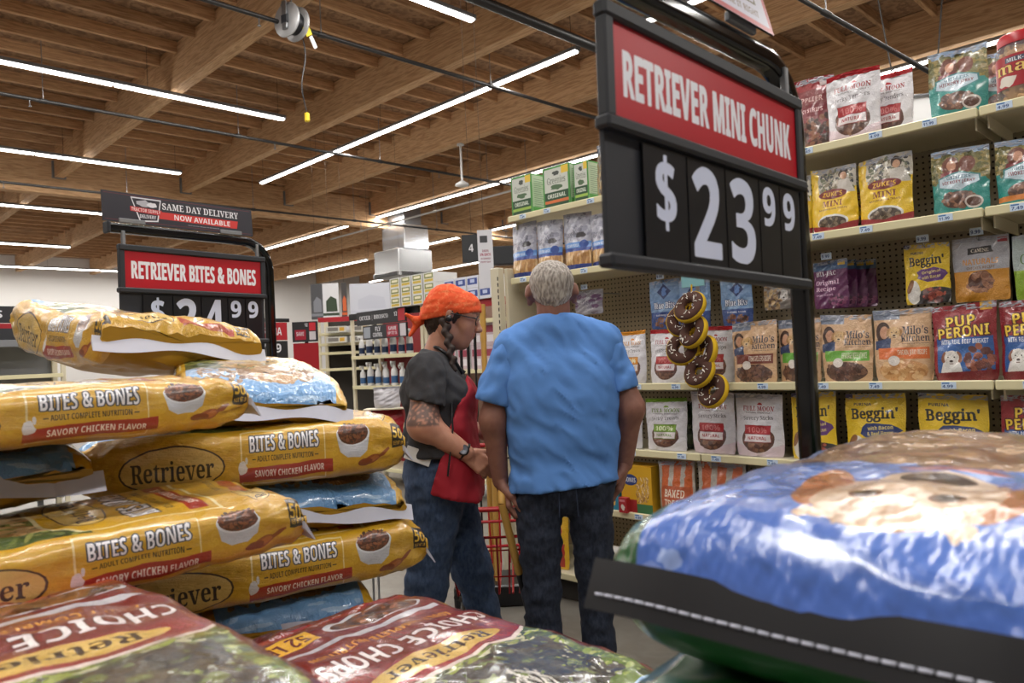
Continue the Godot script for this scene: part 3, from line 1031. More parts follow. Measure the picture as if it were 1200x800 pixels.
# ---------------------------------------------------------------- the place
func make_materials() -> void:
	M.tape = mat(c8(196, 198, 214), 0.6)
	M.clear_seal = mat(c8(176, 180, 192), 0.3)
	M.cream = mat(c8(208, 200, 176), 0.45)
	M.cream_rail = mat(c8(214, 206, 168), 0.4)
	M.peg = mat(c8(168, 156, 132), 0.6)
	M.black = mat(c8(22, 22, 26), 0.35)
	M.gloss_black = mat(c8(10, 10, 12), 0.1)
	M.black_matte = mat(c8(34, 36, 42), 0.55)
	M.steel = mat(c8(150, 152, 156), 0.4, 0.9)
	M.white = mat(c8(214, 214, 214), 0.5)
	M.grey = mat(c8(120, 122, 126), 0.5)
	M.pipe = mat(c8(30, 28, 28), 0.45)
	M.red = mat(c8(160, 22, 34), 0.45)
	M.dark = mat(c8(44, 40, 36), 0.7)
	M.beam = wood(3, c8(202, 161, 119), c8(180, 139, 99), c8(218, 181, 139))
	M.joist = wood(5, c8(195, 153, 111), c8(172, 131, 92), c8(214, 173, 131))
	M.joist_dark = wood(6, c8(174, 135, 96), c8(150, 113, 80), c8(192, 153, 114))
	M.deck = wood(9, c8(146, 113, 83), c8(121, 91, 66), c8(166, 131, 99))
	M.deck.uv1_scale = Vector3(0.5, 0.5, 0.5)
	M.yellow_wood = mat(c8(196, 152, 76), 0.5)
	M.tube_light = mat(Color.WHITE, 0.5)
	M.tube_light.emission_enabled = true
	M.tube_light.emission = Color(1.0, 0.985, 0.96)
	M.tube_light.emission_energy_multiplier = 13.0
	M.crinkle = noise_tex(21, 0.018, [], 4, 512, true, 9.0, FastNoiseLite.TYPE_CELLULAR)
	M.crinkle.noise.cellular_return_type = FastNoiseLite.RETURN_DISTANCE2_SUB
	M.crinkle.noise.fractal_octaves = 2
	M.crinkle.noise.domain_warp_enabled = true
	M.crinkle.noise.domain_warp_amplitude = 60.0
	M.dents = noise_tex(22, 0.024, [], 3, 512, true, 7.0)
	M.cloth_bump = noise_tex(33, 0.16, [], 2, 512, true, 3.0)
	M.sack_yellow = film(print_yellow_front(), 0.3, 0.7)
	M.sack_yellow_side = film(print_yellow_side(), 0.3, 0.5)
	M.sack_under = mat(c8(168, 128, 34), 0.35)
	M.sack_red = film(print_red_front(), 0.25, 1.0)
	M.sack_red_side = film(print_red_side(), 0.25, 1.0)
	M.sack_red_under = mat(c8(100, 20, 24), 0.35)
	M.sack_blue = film(print_blue_front(), 0.25, 1.0)
	M.sack_blue.normal_texture = M.dents
	M.sack_blue.normal_scale = 0.55
	M.sack_green_side = film(print_green_side(), 0.25, 0.8)
	M.sack_green = mat(c8(34, 92, 44), 0.28)

func camera_and_light() -> void:
	var yaw := deg_to_rad(44.9)
	var pitch := deg_to_rad(1.1)
	var roll := deg_to_rad(2.7)
	var fwd := Vector3(sin(yaw) * cos(pitch), sin(pitch), -cos(yaw) * cos(pitch))
	var right := fwd.cross(Vector3.UP).normalized()
	var up := right.cross(fwd)
	var r2 := right * cos(roll) - up * sin(roll)
	var u2 := right * sin(roll) + up * cos(roll)
	var cam := Camera3D.new()
	cam.name = "camera"
	add_child(cam)
	cam.transform = Transform3D(Basis(r2, u2, -fwd), Vector3(0, 1.36, 0))
	var lens := CameraAttributesPhysical.new()
	lens.frustum_focal_length = 24.0 * 880.0 / 800.0
	lens.frustum_focus_distance = 3.0
	lens.exposure_aperture = 5.6
	lens.frustum_near = 0.05
	lens.frustum_far = 120.0
	cam.attributes = lens
	cam.fov = rad_to_deg(2.0 * atan(400.0 / 880.0))
	cam.current = true
	var we := WorldEnvironment.new()
	we.name = "environment"
	var e := Environment.new()
	e.background_mode = Environment.BG_COLOR
	e.background_color = Color(0.02, 0.02, 0.02)
	e.tonemap_mode = Environment.TONE_MAPPER_LINEAR
	e.tonemap_exposure = 1.05
	e.sdfgi_enabled = true
	e.ssao_enabled = true
	e.ssil_enabled = true
	we.environment = e
	add_child(we)
	M.lamp_energy = 2.4   # of each metre of light strip
	M.view = cam

func strip_light(label: String, at: Vector3, length: float, along_x: bool) -> void:
	var o := thing("light_strip", label, "light", at, 0.0 if along_x else 90.0, "linear ceiling lights")
	part("housing", box_mesh(Vector3(length, 0.05, 0.085), 0.008, Vector3(0, 0.03, 0)), M.grey, o)
	var n := maxi(1, int(round(length / 2.4)))
	for i in n:
		var l := length / n
		part("lamp_diffuser", box_mesh(Vector3(l - 0.025, 0.035, 0.07), 0.01, Vector3(-length / 2 + l * (i + 0.5), -0.008, 0)), M.tube_light, o)
	for s in [-1, 1]:
		part("end_cap", box_mesh(Vector3(0.012, 0.062, 0.088), 0.003, Vector3(s * (length / 2 + 0.005), 0.022, 0)), M.grey, o)
	var hung := int(length / 2.4) + 1
	for i in hung + 1:
		part("hanger_wire", tube_mesh([Vector3(-length / 2 + 0.1 + (length - 0.2) * i / hung, 0.05, 0), Vector3(-length / 2 + 0.1 + (length - 0.2) * i / hung, 0.62, 0)], 0.003, 5), M.dark, o)
	var a := AreaLight3D.new()
	a.name = "strip_glow"
	a.area_size = Vector2(length, 0.07)
	a.light_energy = M.lamp_energy * length
	a.light_color = Color(1.0, 0.985, 0.96)
	a.area_range = 60.0
	a.shadow_enabled = true
	o.add_child(a)
	a.position = Vector3(0, -0.032, 0)
	a.rotation.x = deg_to_rad(-90)

func lights() -> void:
	# lines across the store (along x) over the displays, lines down the aisles (along z) beyond
	var y := 5.2
	var k := 0
	var words := ["over the far end of the hall", "fifth from the sacks", "fourth from the sacks", "third from the sacks", "second from the sacks", "first above the sacks", "above the photographer"]
	for z in [-30.0, -24.9, -19.4, -14.7, -10.6, -6.2, -1.9]:
		var end: float = {-24.9: 6.5, -30.0: 9.4}.get(z, 5.8)
		var span := 9.8 if z > -28 else 17.0
		if z < -28:
			end = 15.6
		strip_light("white light strip running across the store, %s" % words[k], Vector3(end - span / 2, y, z), span, true)
		k += 1
	strip_light("white light strip running across the store behind the photographer", Vector3(0.9, y, 2.3), 9.8, true)
	var rows := [[7.4, -14.6, -6.0, "longest light strip slanting over the two shoppers"], [7.4, -5.0, 3.6, "light strip seen behind the price sign"], [11.6, -22.9, -17.8, "short light strip between the hanging sign and the air unit"],
		[11.6, -16.7, -9.0, "light strip above the green boxes on the top shelf"], [11.6, -8.2, 1.0, "light strip seen above the white and red pouch"], [16.0, -29.5, -23.5, "light strip under the air unit at its near corner"],
		[15.7, -22.0, -17.9, "light strip passing just behind the air unit"], [15.7, -16.8, -10.0, "light strip ending beside the numbered aisle sign"], [20.5, -30.0, -28.0, "shortest light strip by the back wall"], [20.5, -27.0, -20.0, "farthest light strip below the air unit"], [20.5, -18.0, -6.0, "light strip hidden behind the gondola top"]]
	for r in rows:
		strip_light(r[3], Vector3(r[0], y, (r[1] + r[2]) / 2.0), r[2] - r[1], false)

func in_view(p: Vector3) -> bool:
	var q: Vector3 = M.view.transform.affine_inverse() * p
	if q.z > -0.3:
		return false
	return absf(q.x / q.z) < 0.75 and absf(q.y / q.z) < 0.52

func shell() -> void:
	var fl := mat(Color.WHITE, 0.35)
	fl.albedo_texture = noise_tex(41, 0.02, [c8(108, 104, 98), c8(126, 122, 115), c8(116, 111, 104), c8(134, 129, 122)], 5)
	fl.uv1_triplanar = true
	fl.uv1_world_triplanar = true
	fl.uv1_scale = Vector3.ONE * 0.35
	struct("floor", box_mesh(Vector3(44, 0.2, 42)), fl, Vector3(10, -0.1, -11.5))
	var wallm := mat(c8(226, 224, 222), 0.8)
	struct("wall_back", box_mesh(Vector3(44, 6.2, 0.3)), wallm, Vector3(10, 3.1, -32.0))
	struct("wall_front", box_mesh(Vector3(44, 6.2, 0.3)), wallm, Vector3(10, 3.1, 9.0))
	struct("wall_left", box_mesh(Vector3(0.3, 6.2, 41)), wallm, Vector3(-11.5, 3.1, -11.5))
	struct("wall_right", box_mesh(Vector3(0.3, 6.2, 41)), wallm, Vector3(31.5, 3.1, -11.5))
	# panelised timber roof: deck, glulam purlins down the store, joists between them, one girder across
	var ceil := struct("ceiling", box_mesh(Vector3(44, 0.2, 42)), M.deck, Vector3(10, 5.95, -11.5))
	var bm := box_mesh(Vector3(40.6, 0.59, 0.17), 0.006)
	var xs := []
	for k in range(-6, 12):
		xs.append(4.15 + 2.44 * k)
	for x in xs:
		if x < -11 or x > 31:
			continue
		var b := part("beam", bm, M.beam, ceil, Vector3(x - 10, 5.545 - 5.95, 0))
		b.rotation.y = PI / 2
	part("girder", box_mesh(Vector3(42.8, 0.75, 0.22), 0.006), M.beam, ceil, Vector3(0, 5.3 - 5.95, -16.6 + 11.5))
	for x in xs:
		if x > -11 and x < 31:
			part("beam_hanger", box_mesh(Vector3(0.24, 0.34, 0.3), 0.0), M.grey, ceil, Vector3(x - 10, 5.2 - 5.95 + 0.2, -16.6 + 11.5))
	var jm := box_mesh(Vector3(2.27, 0.15, 0.06), 0.003)
	var spots := []
	for i in xs.size() - 1:
		for j in 64:
			var p := Vector3(xs[i] + 1.22, 5.775, 8.0 - 0.61 * j)
			if p.x < -10.5 or p.x > 30:
				continue
			var seen := in_view(p) or in_view(p + Vector3(0.9, 0, 0)) or in_view(p - Vector3(0.9, 0, 0))
			spots.append([p.distance_to(Vector3.ZERO) + (0.0 if seen else 1000.0), p])
	spots.sort_custom(func(a, b): return a[0] < b[0])
	var rest := []
	for i in spots.size():
		if i < 300 and spots[i][0] < 900.0:
			part("joist", jm, M.joist if (i * 7) % 5 < 3 else M.joist_dark, ceil, spots[i][1] - Vector3(10, 5.95, -11.5))
		else:
			rest.append(spots[i][1])
	var mm := MultiMesh.new()
	mm.transform_format = MultiMesh.TRANSFORM_3D
	mm.mesh = jm
	mm.instance_count = rest.size()
	for i in rest.size():
		mm.set_instance_transform(i, Transform3D(Basis.IDENTITY, rest[i] - Vector3(10, 5.95, -11.5)))
	var mi := MultiMeshInstance3D.new()
	mi.multimesh = mm
	mi.material_override = M.joist
	mi.name = "far_joists"
	mi.set_meta("kind", "stuff")
	ceil.add_child(mi)

func pipe_line(label: String, a: Vector3, b: Vector3, r: float, m: Material, drops := 0) -> void:
	var o := thing("ceiling_pipe", label, "pipe", a, 0.0, "pipes under the timber roof")
	part("pipe_run", tube_mesh([Vector3.ZERO, b - a], r, 12), m, o)
	var n := int(a.distance_to(b) / 2.44)
	for i in n:
		var p := (b - a) * (float(i) + 0.5) / n
		part("pipe_hanger", tube_mesh([p, p + Vector3(0, 5.8 - a.y, 0)], 0.006, 5), M.steel, o)
		part("coupling", tube_mesh([p - (b - a).normalized() * 0.04, p + (b - a).normalized() * 0.04], r * 1.35, 12), m, o)
	for i in drops:
		var p := (b - a) * (float(i) + 0.9) / (drops + 1)
		part("sprinkler_head", lathe_mesh([Vector2(0.001, -0.11), Vector2(0.02, -0.105), Vector2(0.02, -0.1), Vector2(0.006, -0.09), Vector2(0.008, -0.02), Vector2(0.001, 0.0)], 8), M.steel, o, p)

func overhead() -> void:
	pipe_line("thick black sprinkler main crossing above the price sign", Vector3(-2, 5.0, -5.5), Vector3(14, 5.0, -5.5), 0.055, M.pipe)
	pipe_line("thin black sprinkler pipe passing the cord reel", Vector3(-2, 5.0, -7.2), Vector3(16, 5.0, -7.2), 0.024, M.pipe, 5)
	pipe_line("thin black sprinkler pipe over the middle of the hall", Vector3(-4, 5.0, -11.2), Vector3(20, 5.0, -11.2), 0.024, M.pipe, 6)
	pipe_line("thin black sprinkler pipe just in front of the cross girder", Vector3(-4, 4.85, -15.6), Vector3(22, 4.85, -15.6), 0.024, M.pipe, 6)
	pipe_line("white conduit hung beside the light strip above the green boxes", Vector3(11.1, 4.8, -18.0), Vector3(11.1, 4.8, -9.0), 0.022, M.white)
	pipe_line("steel pipe slanting in the roof above the red jar", Vector3(5.6, 4.95, -3.4), Vector3(7.0, 3.2, -1.5), 0.02, M.pipe)
	# cord reel
	var o := thing("cord_reel", "silver cord reel with yellow tag hanging from the black pipe", "cord reel", Vector3(4.02, 4.95, -7.1), 15)
	part("bracket", box_mesh(Vector3(0.2, 0.02, 0.12), 0.004, Vector3(0, 0.2, 0)), M.steel, o)
	part("hanger_rod", tube_mesh([Vector3(0, 0.2, 0), Vector3(0, 0.85, 0)], 0.01, 6), M.steel, o)
	for s in [-1, 1]:
		var d := part("side_plate", lathe_mesh([Vector2(0.001, -0.012), Vector2(0.175, -0.012), Vector2(0.185, 0.0), Vector2(0.175, 0.012), Vector2(0.001, 0.012)], 24), mat(c8(176, 176, 178), 0.35, 0.4), o, Vector3(s * 0.07, 0.04, 0))
		d.rotation.z = PI / 2
	var drum := part("drum", lathe_mesh([Vector2(0.001, -0.06), Vector2(0.12, -0.06), Vector2(0.12, 0.06), Vector2(0.001, 0.06)], 20), M.black, o, Vector3(0, 0.04, 0))
	drum.rotation.z = PI / 2
	for s in [-1, 1]:
		part("yoke", box_mesh(Vector3(0.02, 0.3, 0.07), 0.004, Vector3(s * 0.1, 0.08, 0)), M.steel, o)
		part("hub", box_mesh(Vector3(0.03, 0.1, 0.1), 0.012, Vector3(s * 0.1, 0.04, 0)), M.black_matte, o)
	var tg := part("warning_tag", box_mesh(Vector3(0.1, 0.14, 0.004), 0.001), mat(c8(226, 206, 40), 0.5), o, Vector3(0.11, -0.02, 0.1))
	tg.rotation.z = 0.6
	var tg2 := part("paper_tag", box_mesh(Vector3(0.06, 0.13, 0.003), 0.001), M.white, o, Vector3(0.2, -0.13, 0.1))
	tg2.rotation.z = 0.6
	var cp := []
	for i in 14:
		var f := i / 13.0
		cp.append(Vector3(0.12 + 0.035 * sin(f * 7.0), -0.06 - f * 0.84, 0.02))
	part("cord", tube_mesh(cp, 0.007, 6), M.black, o)
	part("connector", box_mesh(Vector3(0.05, 0.1, 0.05), 0.012, Vector3(cp[13].x, -0.94, 0.02)), mat(c8(226, 196, 40), 0.4), o)
	# air unit
	o = thing("air_unit", "silver box-shaped air unit hanging over the far aisle", "air unit", Vector3(12.1, 3.6, -16.1), 0)
	part("lower_housing", box_mesh(Vector3(1.1, 0.62, 1.1), 0.02, Vector3(0, 0.36, 0)), mat(c8(186, 188, 190), 0.25, 0.7), o)
	part("grille_frame", box_mesh(Vector3(1.16, 0.12, 1.16), 0.01, Vector3(0, 0.02, 0)), mat(c8(176, 178, 180), 0.4, 0.5), o)
	for i in 4:
		part("grille_slat", box_mesh(Vector3(1.0, 0.012, 0.02), 0.0, Vector3(0, -0.02 + i * 0.026, 0.585)), M.dark, o)
		part("grille_slat", box_mesh(Vector3(0.02, 0.012, 1.0), 0.0, Vector3(-0.585, -0.02 + i * 0.026, 0)), M.dark, o)
	part("upper_housing", box_mesh(Vector3(0.8, 0.66, 1.0), 0.02, Vector3(0.1, 1.0, 0)), mat(c8(196, 198, 202), 0.18, 0.85), o)
	part("duct", box_mesh(Vector3(0.6, 0.95, 0.7), 0.02, Vector3(0.1, 1.78, 0)), mat(c8(150, 152, 156), 0.3, 0.8), o)
	# ceiling sensor on a drop rod
	o = thing("ceiling_sensor", "small white sensor on a drop rod beneath a timber beam", "sensor", Vector3(9.03, 4.5, -10.15), 0)
	part("rod", tube_mesh([Vector3(0, 0.06, 0), Vector3(0, 0.74, 0)], 0.02, 8), M.white, o)
	part("head", lathe_mesh([Vector2(0.001, -0.04), Vector2(0.07, -0.035), Vector2(0.13, -0.01), Vector2(0.12, 0.02), Vector2(0.04, 0.07), Vector2(0.001, 0.08)], 20), M.white, o)
	part("mount", lathe_mesh([Vector2(0.001, 0.0), Vector2(0.07, 0.0), Vector2(0.06, 0.03), Vector2(0.001, 0.03)], 12), M.white, o, Vector3(0, 0.72, 0))
	# white duct and box beyond the top shelf
	o = thing("wall_heater", "white box heater with bracing seen between the pouches on top shelf", "heater", Vector3(8.7, 3.7, -2.5), -45)
	part("cabinet", box_mesh(Vector3(0.55, 0.34, 0.4), 0.015), M.white, o)
	part("cabinet_base", box_mesh(Vector3(0.7, 0.12, 0.45), 0.01, Vector3(0.08, -0.26, 0)), M.white, o)
	for s in [-1, 1]:
		part("brace", tube_mesh([Vector3(s * 0.2, 0.17, 0), Vector3(s * 0.45, 2.1, 0)], 0.008, 6), M.dark, o)
	part("cross_bar", tube_mesh([Vector3(-0.5, 0.1, 0.22), Vector3(0.7, 0.22, 0.22)], 0.015, 6), M.steel, o)

# ---------------------------------------------------------------- price signs
func digit_card(s: String, w: float, h: float, small := false) -> ArrayMesh:
	var key := "digit_%s_%s" % [s, small]
	if not M.has(key):
		var p := canvas(160, 280, c8(20, 20, 24))
		var c := c8(206, 214, 236)
		if small:
			p.text(s, 0.16, 0.06, 0.6, 0.42, c, 0, 0.0, 2.0, c)
		elif s == "$":
			p.text(s, 0.27, 0.06, 0.46, 0.68, c, 0, 0.0, 1.5, c)
		else:
			p.text(s, 0.12, 0.06, 0.72, 0.87, c, 0, 0.0, 2.5, c)
		M[key] = tmat(p.img, 0.3)
	return slab(w, h, 0.0015, M[key], M.black)

func price_sign(label: String, at: Vector3, turn: float, lean: float, head: String, digits: Array, topper: Image, tw: float, th: float, tx: float, tilt: float) -> void:
	# origin at the foot of the post; the board hangs from the arm, to the left of the post
	var o := thing("price_sign", label, "sign", at, turn)
	var arm := []
	arm.append(Vector3(0, 0.0, 0))
	arm.append(Vector3(0, 1.0, 0))
	arm.append(Vector3(0, 1.74, 0))
	for i in 7:
		var a := PI / 2 * i / 6.0
		arm.append(Vector3(-0.11 + 0.11 * cos(a), 1.75 + 0.11 * sin(a), 0))
	arm.append(Vector3(-0.62, 1.86, 0))
	var post := st_new()
	tube(post, arm, 0.0165, 24, true, true)
	part("post_and_arm", done(post), M.gloss_black, o)
	part("arm_end_cap", box_mesh(Vector3(0.012, 0.04, 0.04), 0.004, Vector3(-0.625, 1.86, 0)), M.black_matte, o)
	part("foot_plate", box_mesh(Vector3(0.3, 0.012, 0.3), 0.003, Vector3(0, 0.006, 0)), M.black, o)
	var b := Node3D.new()
	b.name = "price_board"
	o.add_child(b)
	b.position = Vector3(-0.32, 1.63, 0.024)
	b.rotation.z = deg_to_rad(lean)
	part("backing", box_mesh(Vector3(0.56, 0.34, 0.008), 0.001, Vector3(0, 0, -0.006)), M.black_matte, b)
	part("top_rail", box_mesh(Vector3(0.57, 0.022, 0.022), 0.004, Vector3(0, 0.16, 0)), M.black_matte, b)
	part("middle_rail", box_mesh(Vector3(0.575, 0.018, 0.026), 0.004, Vector3(0, 0.014, 0)), M.black_matte, b)
	part("bottom_rail", box_mesh(Vector3(0.58, 0.018, 0.026), 0.004, Vector3(0, -0.162, 0)), M.black_matte, b)
	for s in [-1, 1]:
		part("side_rail", box_mesh(Vector3(0.02, 0.13, 0.018), 0.003, Vector3(s * 0.274, 0.086, 0)), M.black_matte, b)
	var p := canvas(1024, 250, c8(176, 18, 34))
	p.text(head, 0.045, 0.26, 0.91, 0.48, c8(230, 232, 240), 0, 0.0, 2.5, c8(230, 232, 240))
	part("header_card", slab(0.53, 0.127, 0.003, tmat(p.img, 0.35), M.red), null, b, Vector3(0, 0.0855, 0.002))
	var x := -0.205
	for d in digits:
		var small: bool = d[1]
		var w := 0.07 if small else 0.104
		part("digit_card", digit_card(d[0], w, 0.152, small), null, b, Vector3(x + w / 2, -0.075, 0.003 + 0.001 * randf_step()))
		x += w + 0.004
	for s in [-1, 1]:
		part("clip", box_mesh(Vector3(0.012, 0.05, 0.012), 0.002, Vector3(-0.32 + s * 0.26, 1.825, 0.016)), M.steel, o)
	var tp := part("topper_card", slab(tw, th, 0.004, tmat(topper, 0.35), M.black), null, o, Vector3(tx, 1.879 + th / 2, 0.012))
	tp.rotation.x = deg_to_rad(tilt)
	for s in [-1, 1]:
		part("topper_holder", box_mesh(Vector3(0.09, 0.016, 0.01), 0.002, Vector3(tx + s * tw * 0.33, 1.885, 0.018)), M.grey, o)

func randf_step() -> float:
	return rng.randf()

func print_delivery() -> Image:
	var p := canvas(1024, 190, c8(38, 36, 46))
	p.rect(0.012, 0.06, 0.976, 0.02, c8(110, 40, 50))
	p.rect(0.012, 0.92, 0.976, 0.02, c8(110, 40, 50))
	p.poly([[0.17, 0.1], [0.36, 0.1], [0.335, 0.86], [0.22, 0.92]], c8(214, 214, 222))
	p.poly([[0.178, 0.14], [0.352, 0.14], [0.328, 0.82], [0.226, 0.87]], c8(38, 36, 46))
	p.blob(0.25, 0.28, 0.045, 0.1, c8(170, 170, 180), rng)
	p.blob(0.3, 0.32, 0.03, 0.09, c8(214, 214, 222), rng)
	p.poly([[0.165, 0.42], [0.36, 0.46], [0.36, 0.64], [0.165, 0.58]], c8(176, 36, 42))
	p.text("TRACTOR SUPPLY", 0.172, 0.46, 0.18, 0.12, c8(226, 206, 206), 0, 0.03)
	p.text("DELIVERY", 0.222, 0.66, 0.1, 0.12, c8(214, 214, 222), 0)
	p.text("SAME DAY DELIVERY", 0.365, 0.18, 0.53, 0.23, c8(226, 226, 232), 2)
	p.poly([[0.35, 0.5], [0.89, 0.5], [0.88, 0.78], [0.34, 0.74]], c8(196, 48, 44))
	p.text("NOW AVAILABLE", 0.44, 0.54, 0.39, 0.18, c8(232, 226, 230), 0)
	p.text("Fees & restrictions may apply. See store for details.", 0.53, 0.83, 0.22, 0.05, c8(170, 170, 178), 0)
	return p.img

func print_guarantee() -> Image:
	var p := canvas(1024, 380, c8(204, 204, 220))
	p.rect(0, 0, 1, 0.04, c8(190, 90, 96))
	p.rect(0, 0.94, 1, 0.06, c8(190, 90, 96))
	p.rect(0.98, 0, 0.02, 1, c8(190, 90, 96))
	p.text("QUALITY", 0.1, 0.14, 0.5, 0.26, c8(96, 88, 60), 2)
	p.text("GUARANTEE", 0.1, 0.5, 0.82, 0.24, c8(96, 88, 60), 2)
	p.text("TRIED IT & DIDN'T LIKE IT? WE'LL MAKE IT RIGHT", 0.1, 0.8, 0.82, 0.08, c8(130, 110, 96), 0)
	return p.img

func signs() -> void:
	price_sign("tall black sign frame with red mini chunk board, nearest", Vector3(1.357, 0, -0.6), 0, -1.2, "RETRIEVER MINI CHUNK", [["$", false], ["2", false], ["3", false], ["9", true], ["9", true]], print_guarantee(), 0.5, 0.17, -0.38, -14)
	price_sign("black sign frame with red bites and bones board behind sacks", Vector3(1.45, 0, -2.83), 7.5, -0.4, "RETRIEVER BITES & BONES", [["$", false], ["2", false], ["4", false], ["9", true], ["9", true]], print_delivery(), 0.57, 0.105, -0.36, -3)

# ---------------------------------------------------------------- the treat gondola
func pegboard(w: float, h: float) -> ArrayMesh:
	# a sheet with real holes, faces +z
	var st := st_new()
	var c := 0.0254
	var nx := int(w / c)
	var ny := int(h / c)
	var r := 0.0042
	var tx := w / nx / 2
	var ty := h / ny / 2
	st.set_smooth_group(-1)
	var corners := [Vector2(1, 1), Vector2(-1, 1), Vector2(-1, -1), Vector2(1, -1)]
	for i in nx:
		for j in ny:
			var o := Vector3(-w / 2 + (2 * i + 1) * tx, (2 * j + 1) * ty, 0)
			for q in 4:
				var a: Vector2 = corners[q]
				var b: Vector2 = corners[(q + 1) % 4]
				var oa := o + Vector3(a.x * tx, a.y * ty, 0)
				var ob := o + Vector3(b.x * tx, b.y * ty, 0)
				var ia := o + Vector3(a.x, a.y, 0) * r
				var ib := o + Vector3(b.x, b.y, 0) * r
				for v in [oa, ib, ob, oa, ia, ib]:
					st.add_vertex(v)
	return done(st)

const LEVEL := [0.163, 0.525, 0.85, 1.187, 1.814, 2.18]

func gondola() -> void:
	var o := thing("store_shelving", "long cream store shelving with pegboard and pet treats behind the shoppers", "shelving", Vector3(SHELF_X, 0, 0), -90)
	# local x = world z, local z = towards the aisle (-x in the world)
	var secs := [[-3.14, -1.92, 1.9], [-1.92, -0.70, 2.2], [-0.70, 0.52, 2.2]]
	var tagp := []
	for i in 3:
		var p := canvas(96, 64, c8(196, 214, 234))
		p.rect(0.06, 0.1, 0.5, 0.2, c8(60, 110, 170))
		p.text(["4.99", "11.99", "7.49"][i], 0.08, 0.4, 0.7, 0.45, c8(30, 60, 120), 0)
		tagp.append(tmat(p.img, 0.5))
	for s in secs:
		var w: float = s[1] - s[0]
		var mid: float = (s[0] + s[1]) / 2
		part("pegboard", pegboard(w - 0.03, s[2] - 0.2), M.peg, o, Vector3(mid, 0.2, -0.42))
		part("back_sheet", box_mesh(Vector3(w, s[2] - 0.2, 0.006), 0.0, Vector3(0, (s[2] + 0.2) / 2, 0)), M.dark, o, Vector3(mid, 0, -0.44))
		for x in [s[0], s[1]]:
			part("upright", box_mesh(Vector3(0.03, s[2], 0.05), 0.003, Vector3(0, s[2] / 2, 0)), M.cream, o, Vector3(x, 0, -0.435))
		for k in 6:
			var y: float = LEVEL[k]
			var dp := 0.42 if k else 0.5
			var z0 := 0.0 if k else 0.08
			var sh := part("shelf", box_mesh(Vector3(w - 0.006, 0.022, dp), 0.002, Vector3(0, -0.011, z0 - dp / 2)), M.cream, o, Vector3(mid, y, 0))
			part("price_rail", box_mesh(Vector3(w - 0.006, 0.036, 0.012), 0.004, Vector3(0, -0.014, z0 + 0.006)), M.cream_rail, sh)
			if k:
				for e in [-1, 1]:
					part("bracket", box_mesh(Vector3(0.006, 0.05, 0.36), 0.0, Vector3(e * (w / 2 - 0.02), -0.045, -0.22)), M.cream, sh)
			else:
				part("kick_plate", box_mesh(Vector3(w, 0.13, 0.01), 0.0, Vector3(0, -0.09, 0.03)), M.dark, sh)
			var n := 5
			for i in n:
				var tx := -w / 2 + w * (i + 0.3 + 0.3 * rng.randf()) / n
				part("price_tag", slab(0.05, 0.026, 0.002, tagp[rng.randi() % 3], M.white), null, sh, Vector3(tx, -0.014, z0 + 0.0135))
	# the end panel with its slotted stile
	part("end_panel", box_mesh(Vector3(0.025, 1.88, 0.44), 0.003, Vector3(-3.17, 0.94, -0.2)), M.cream, o)
	var stile := part("end_stile", box_mesh(Vector3(0.07, 1.885, 0.05), 0.004, Vector3(-3.215, 0.9425, 0.045)), M.cream, o)
	for i in 44:
		part("slot", box_mesh(Vector3(0.006, 0.022, 0.004), 0.0, Vector3(-3.186, 0.25 + i * 0.0365, 0.0705)), M.dark, stile)
	M.gondola = o

func wpos(z: float, level: int, inset := 0.06) -> Vector3:
	return Vector3(SHELF_X + inset, LEVEL[level] + 0.001, z)

func peg_hook(z: float, y: float, x_end := 3.24) -> void:
	var o: Node3D = M.gondola
	var l := SHELF_X + 0.42 - x_end
	part("peg_hook", tube_mesh([Vector3(z, y, -0.42), Vector3(z, y, -0.42 + l - 0.01), Vector3(z, y + 0.012, -0.42 + l)], 0.003, 6), M.steel, o)
	part("hook_tag", slab(0.045, 0.028, 0.002, M.tag_mat, M.white), null, o, Vector3(z, y + 0.03, -0.42 + l + 0.004))

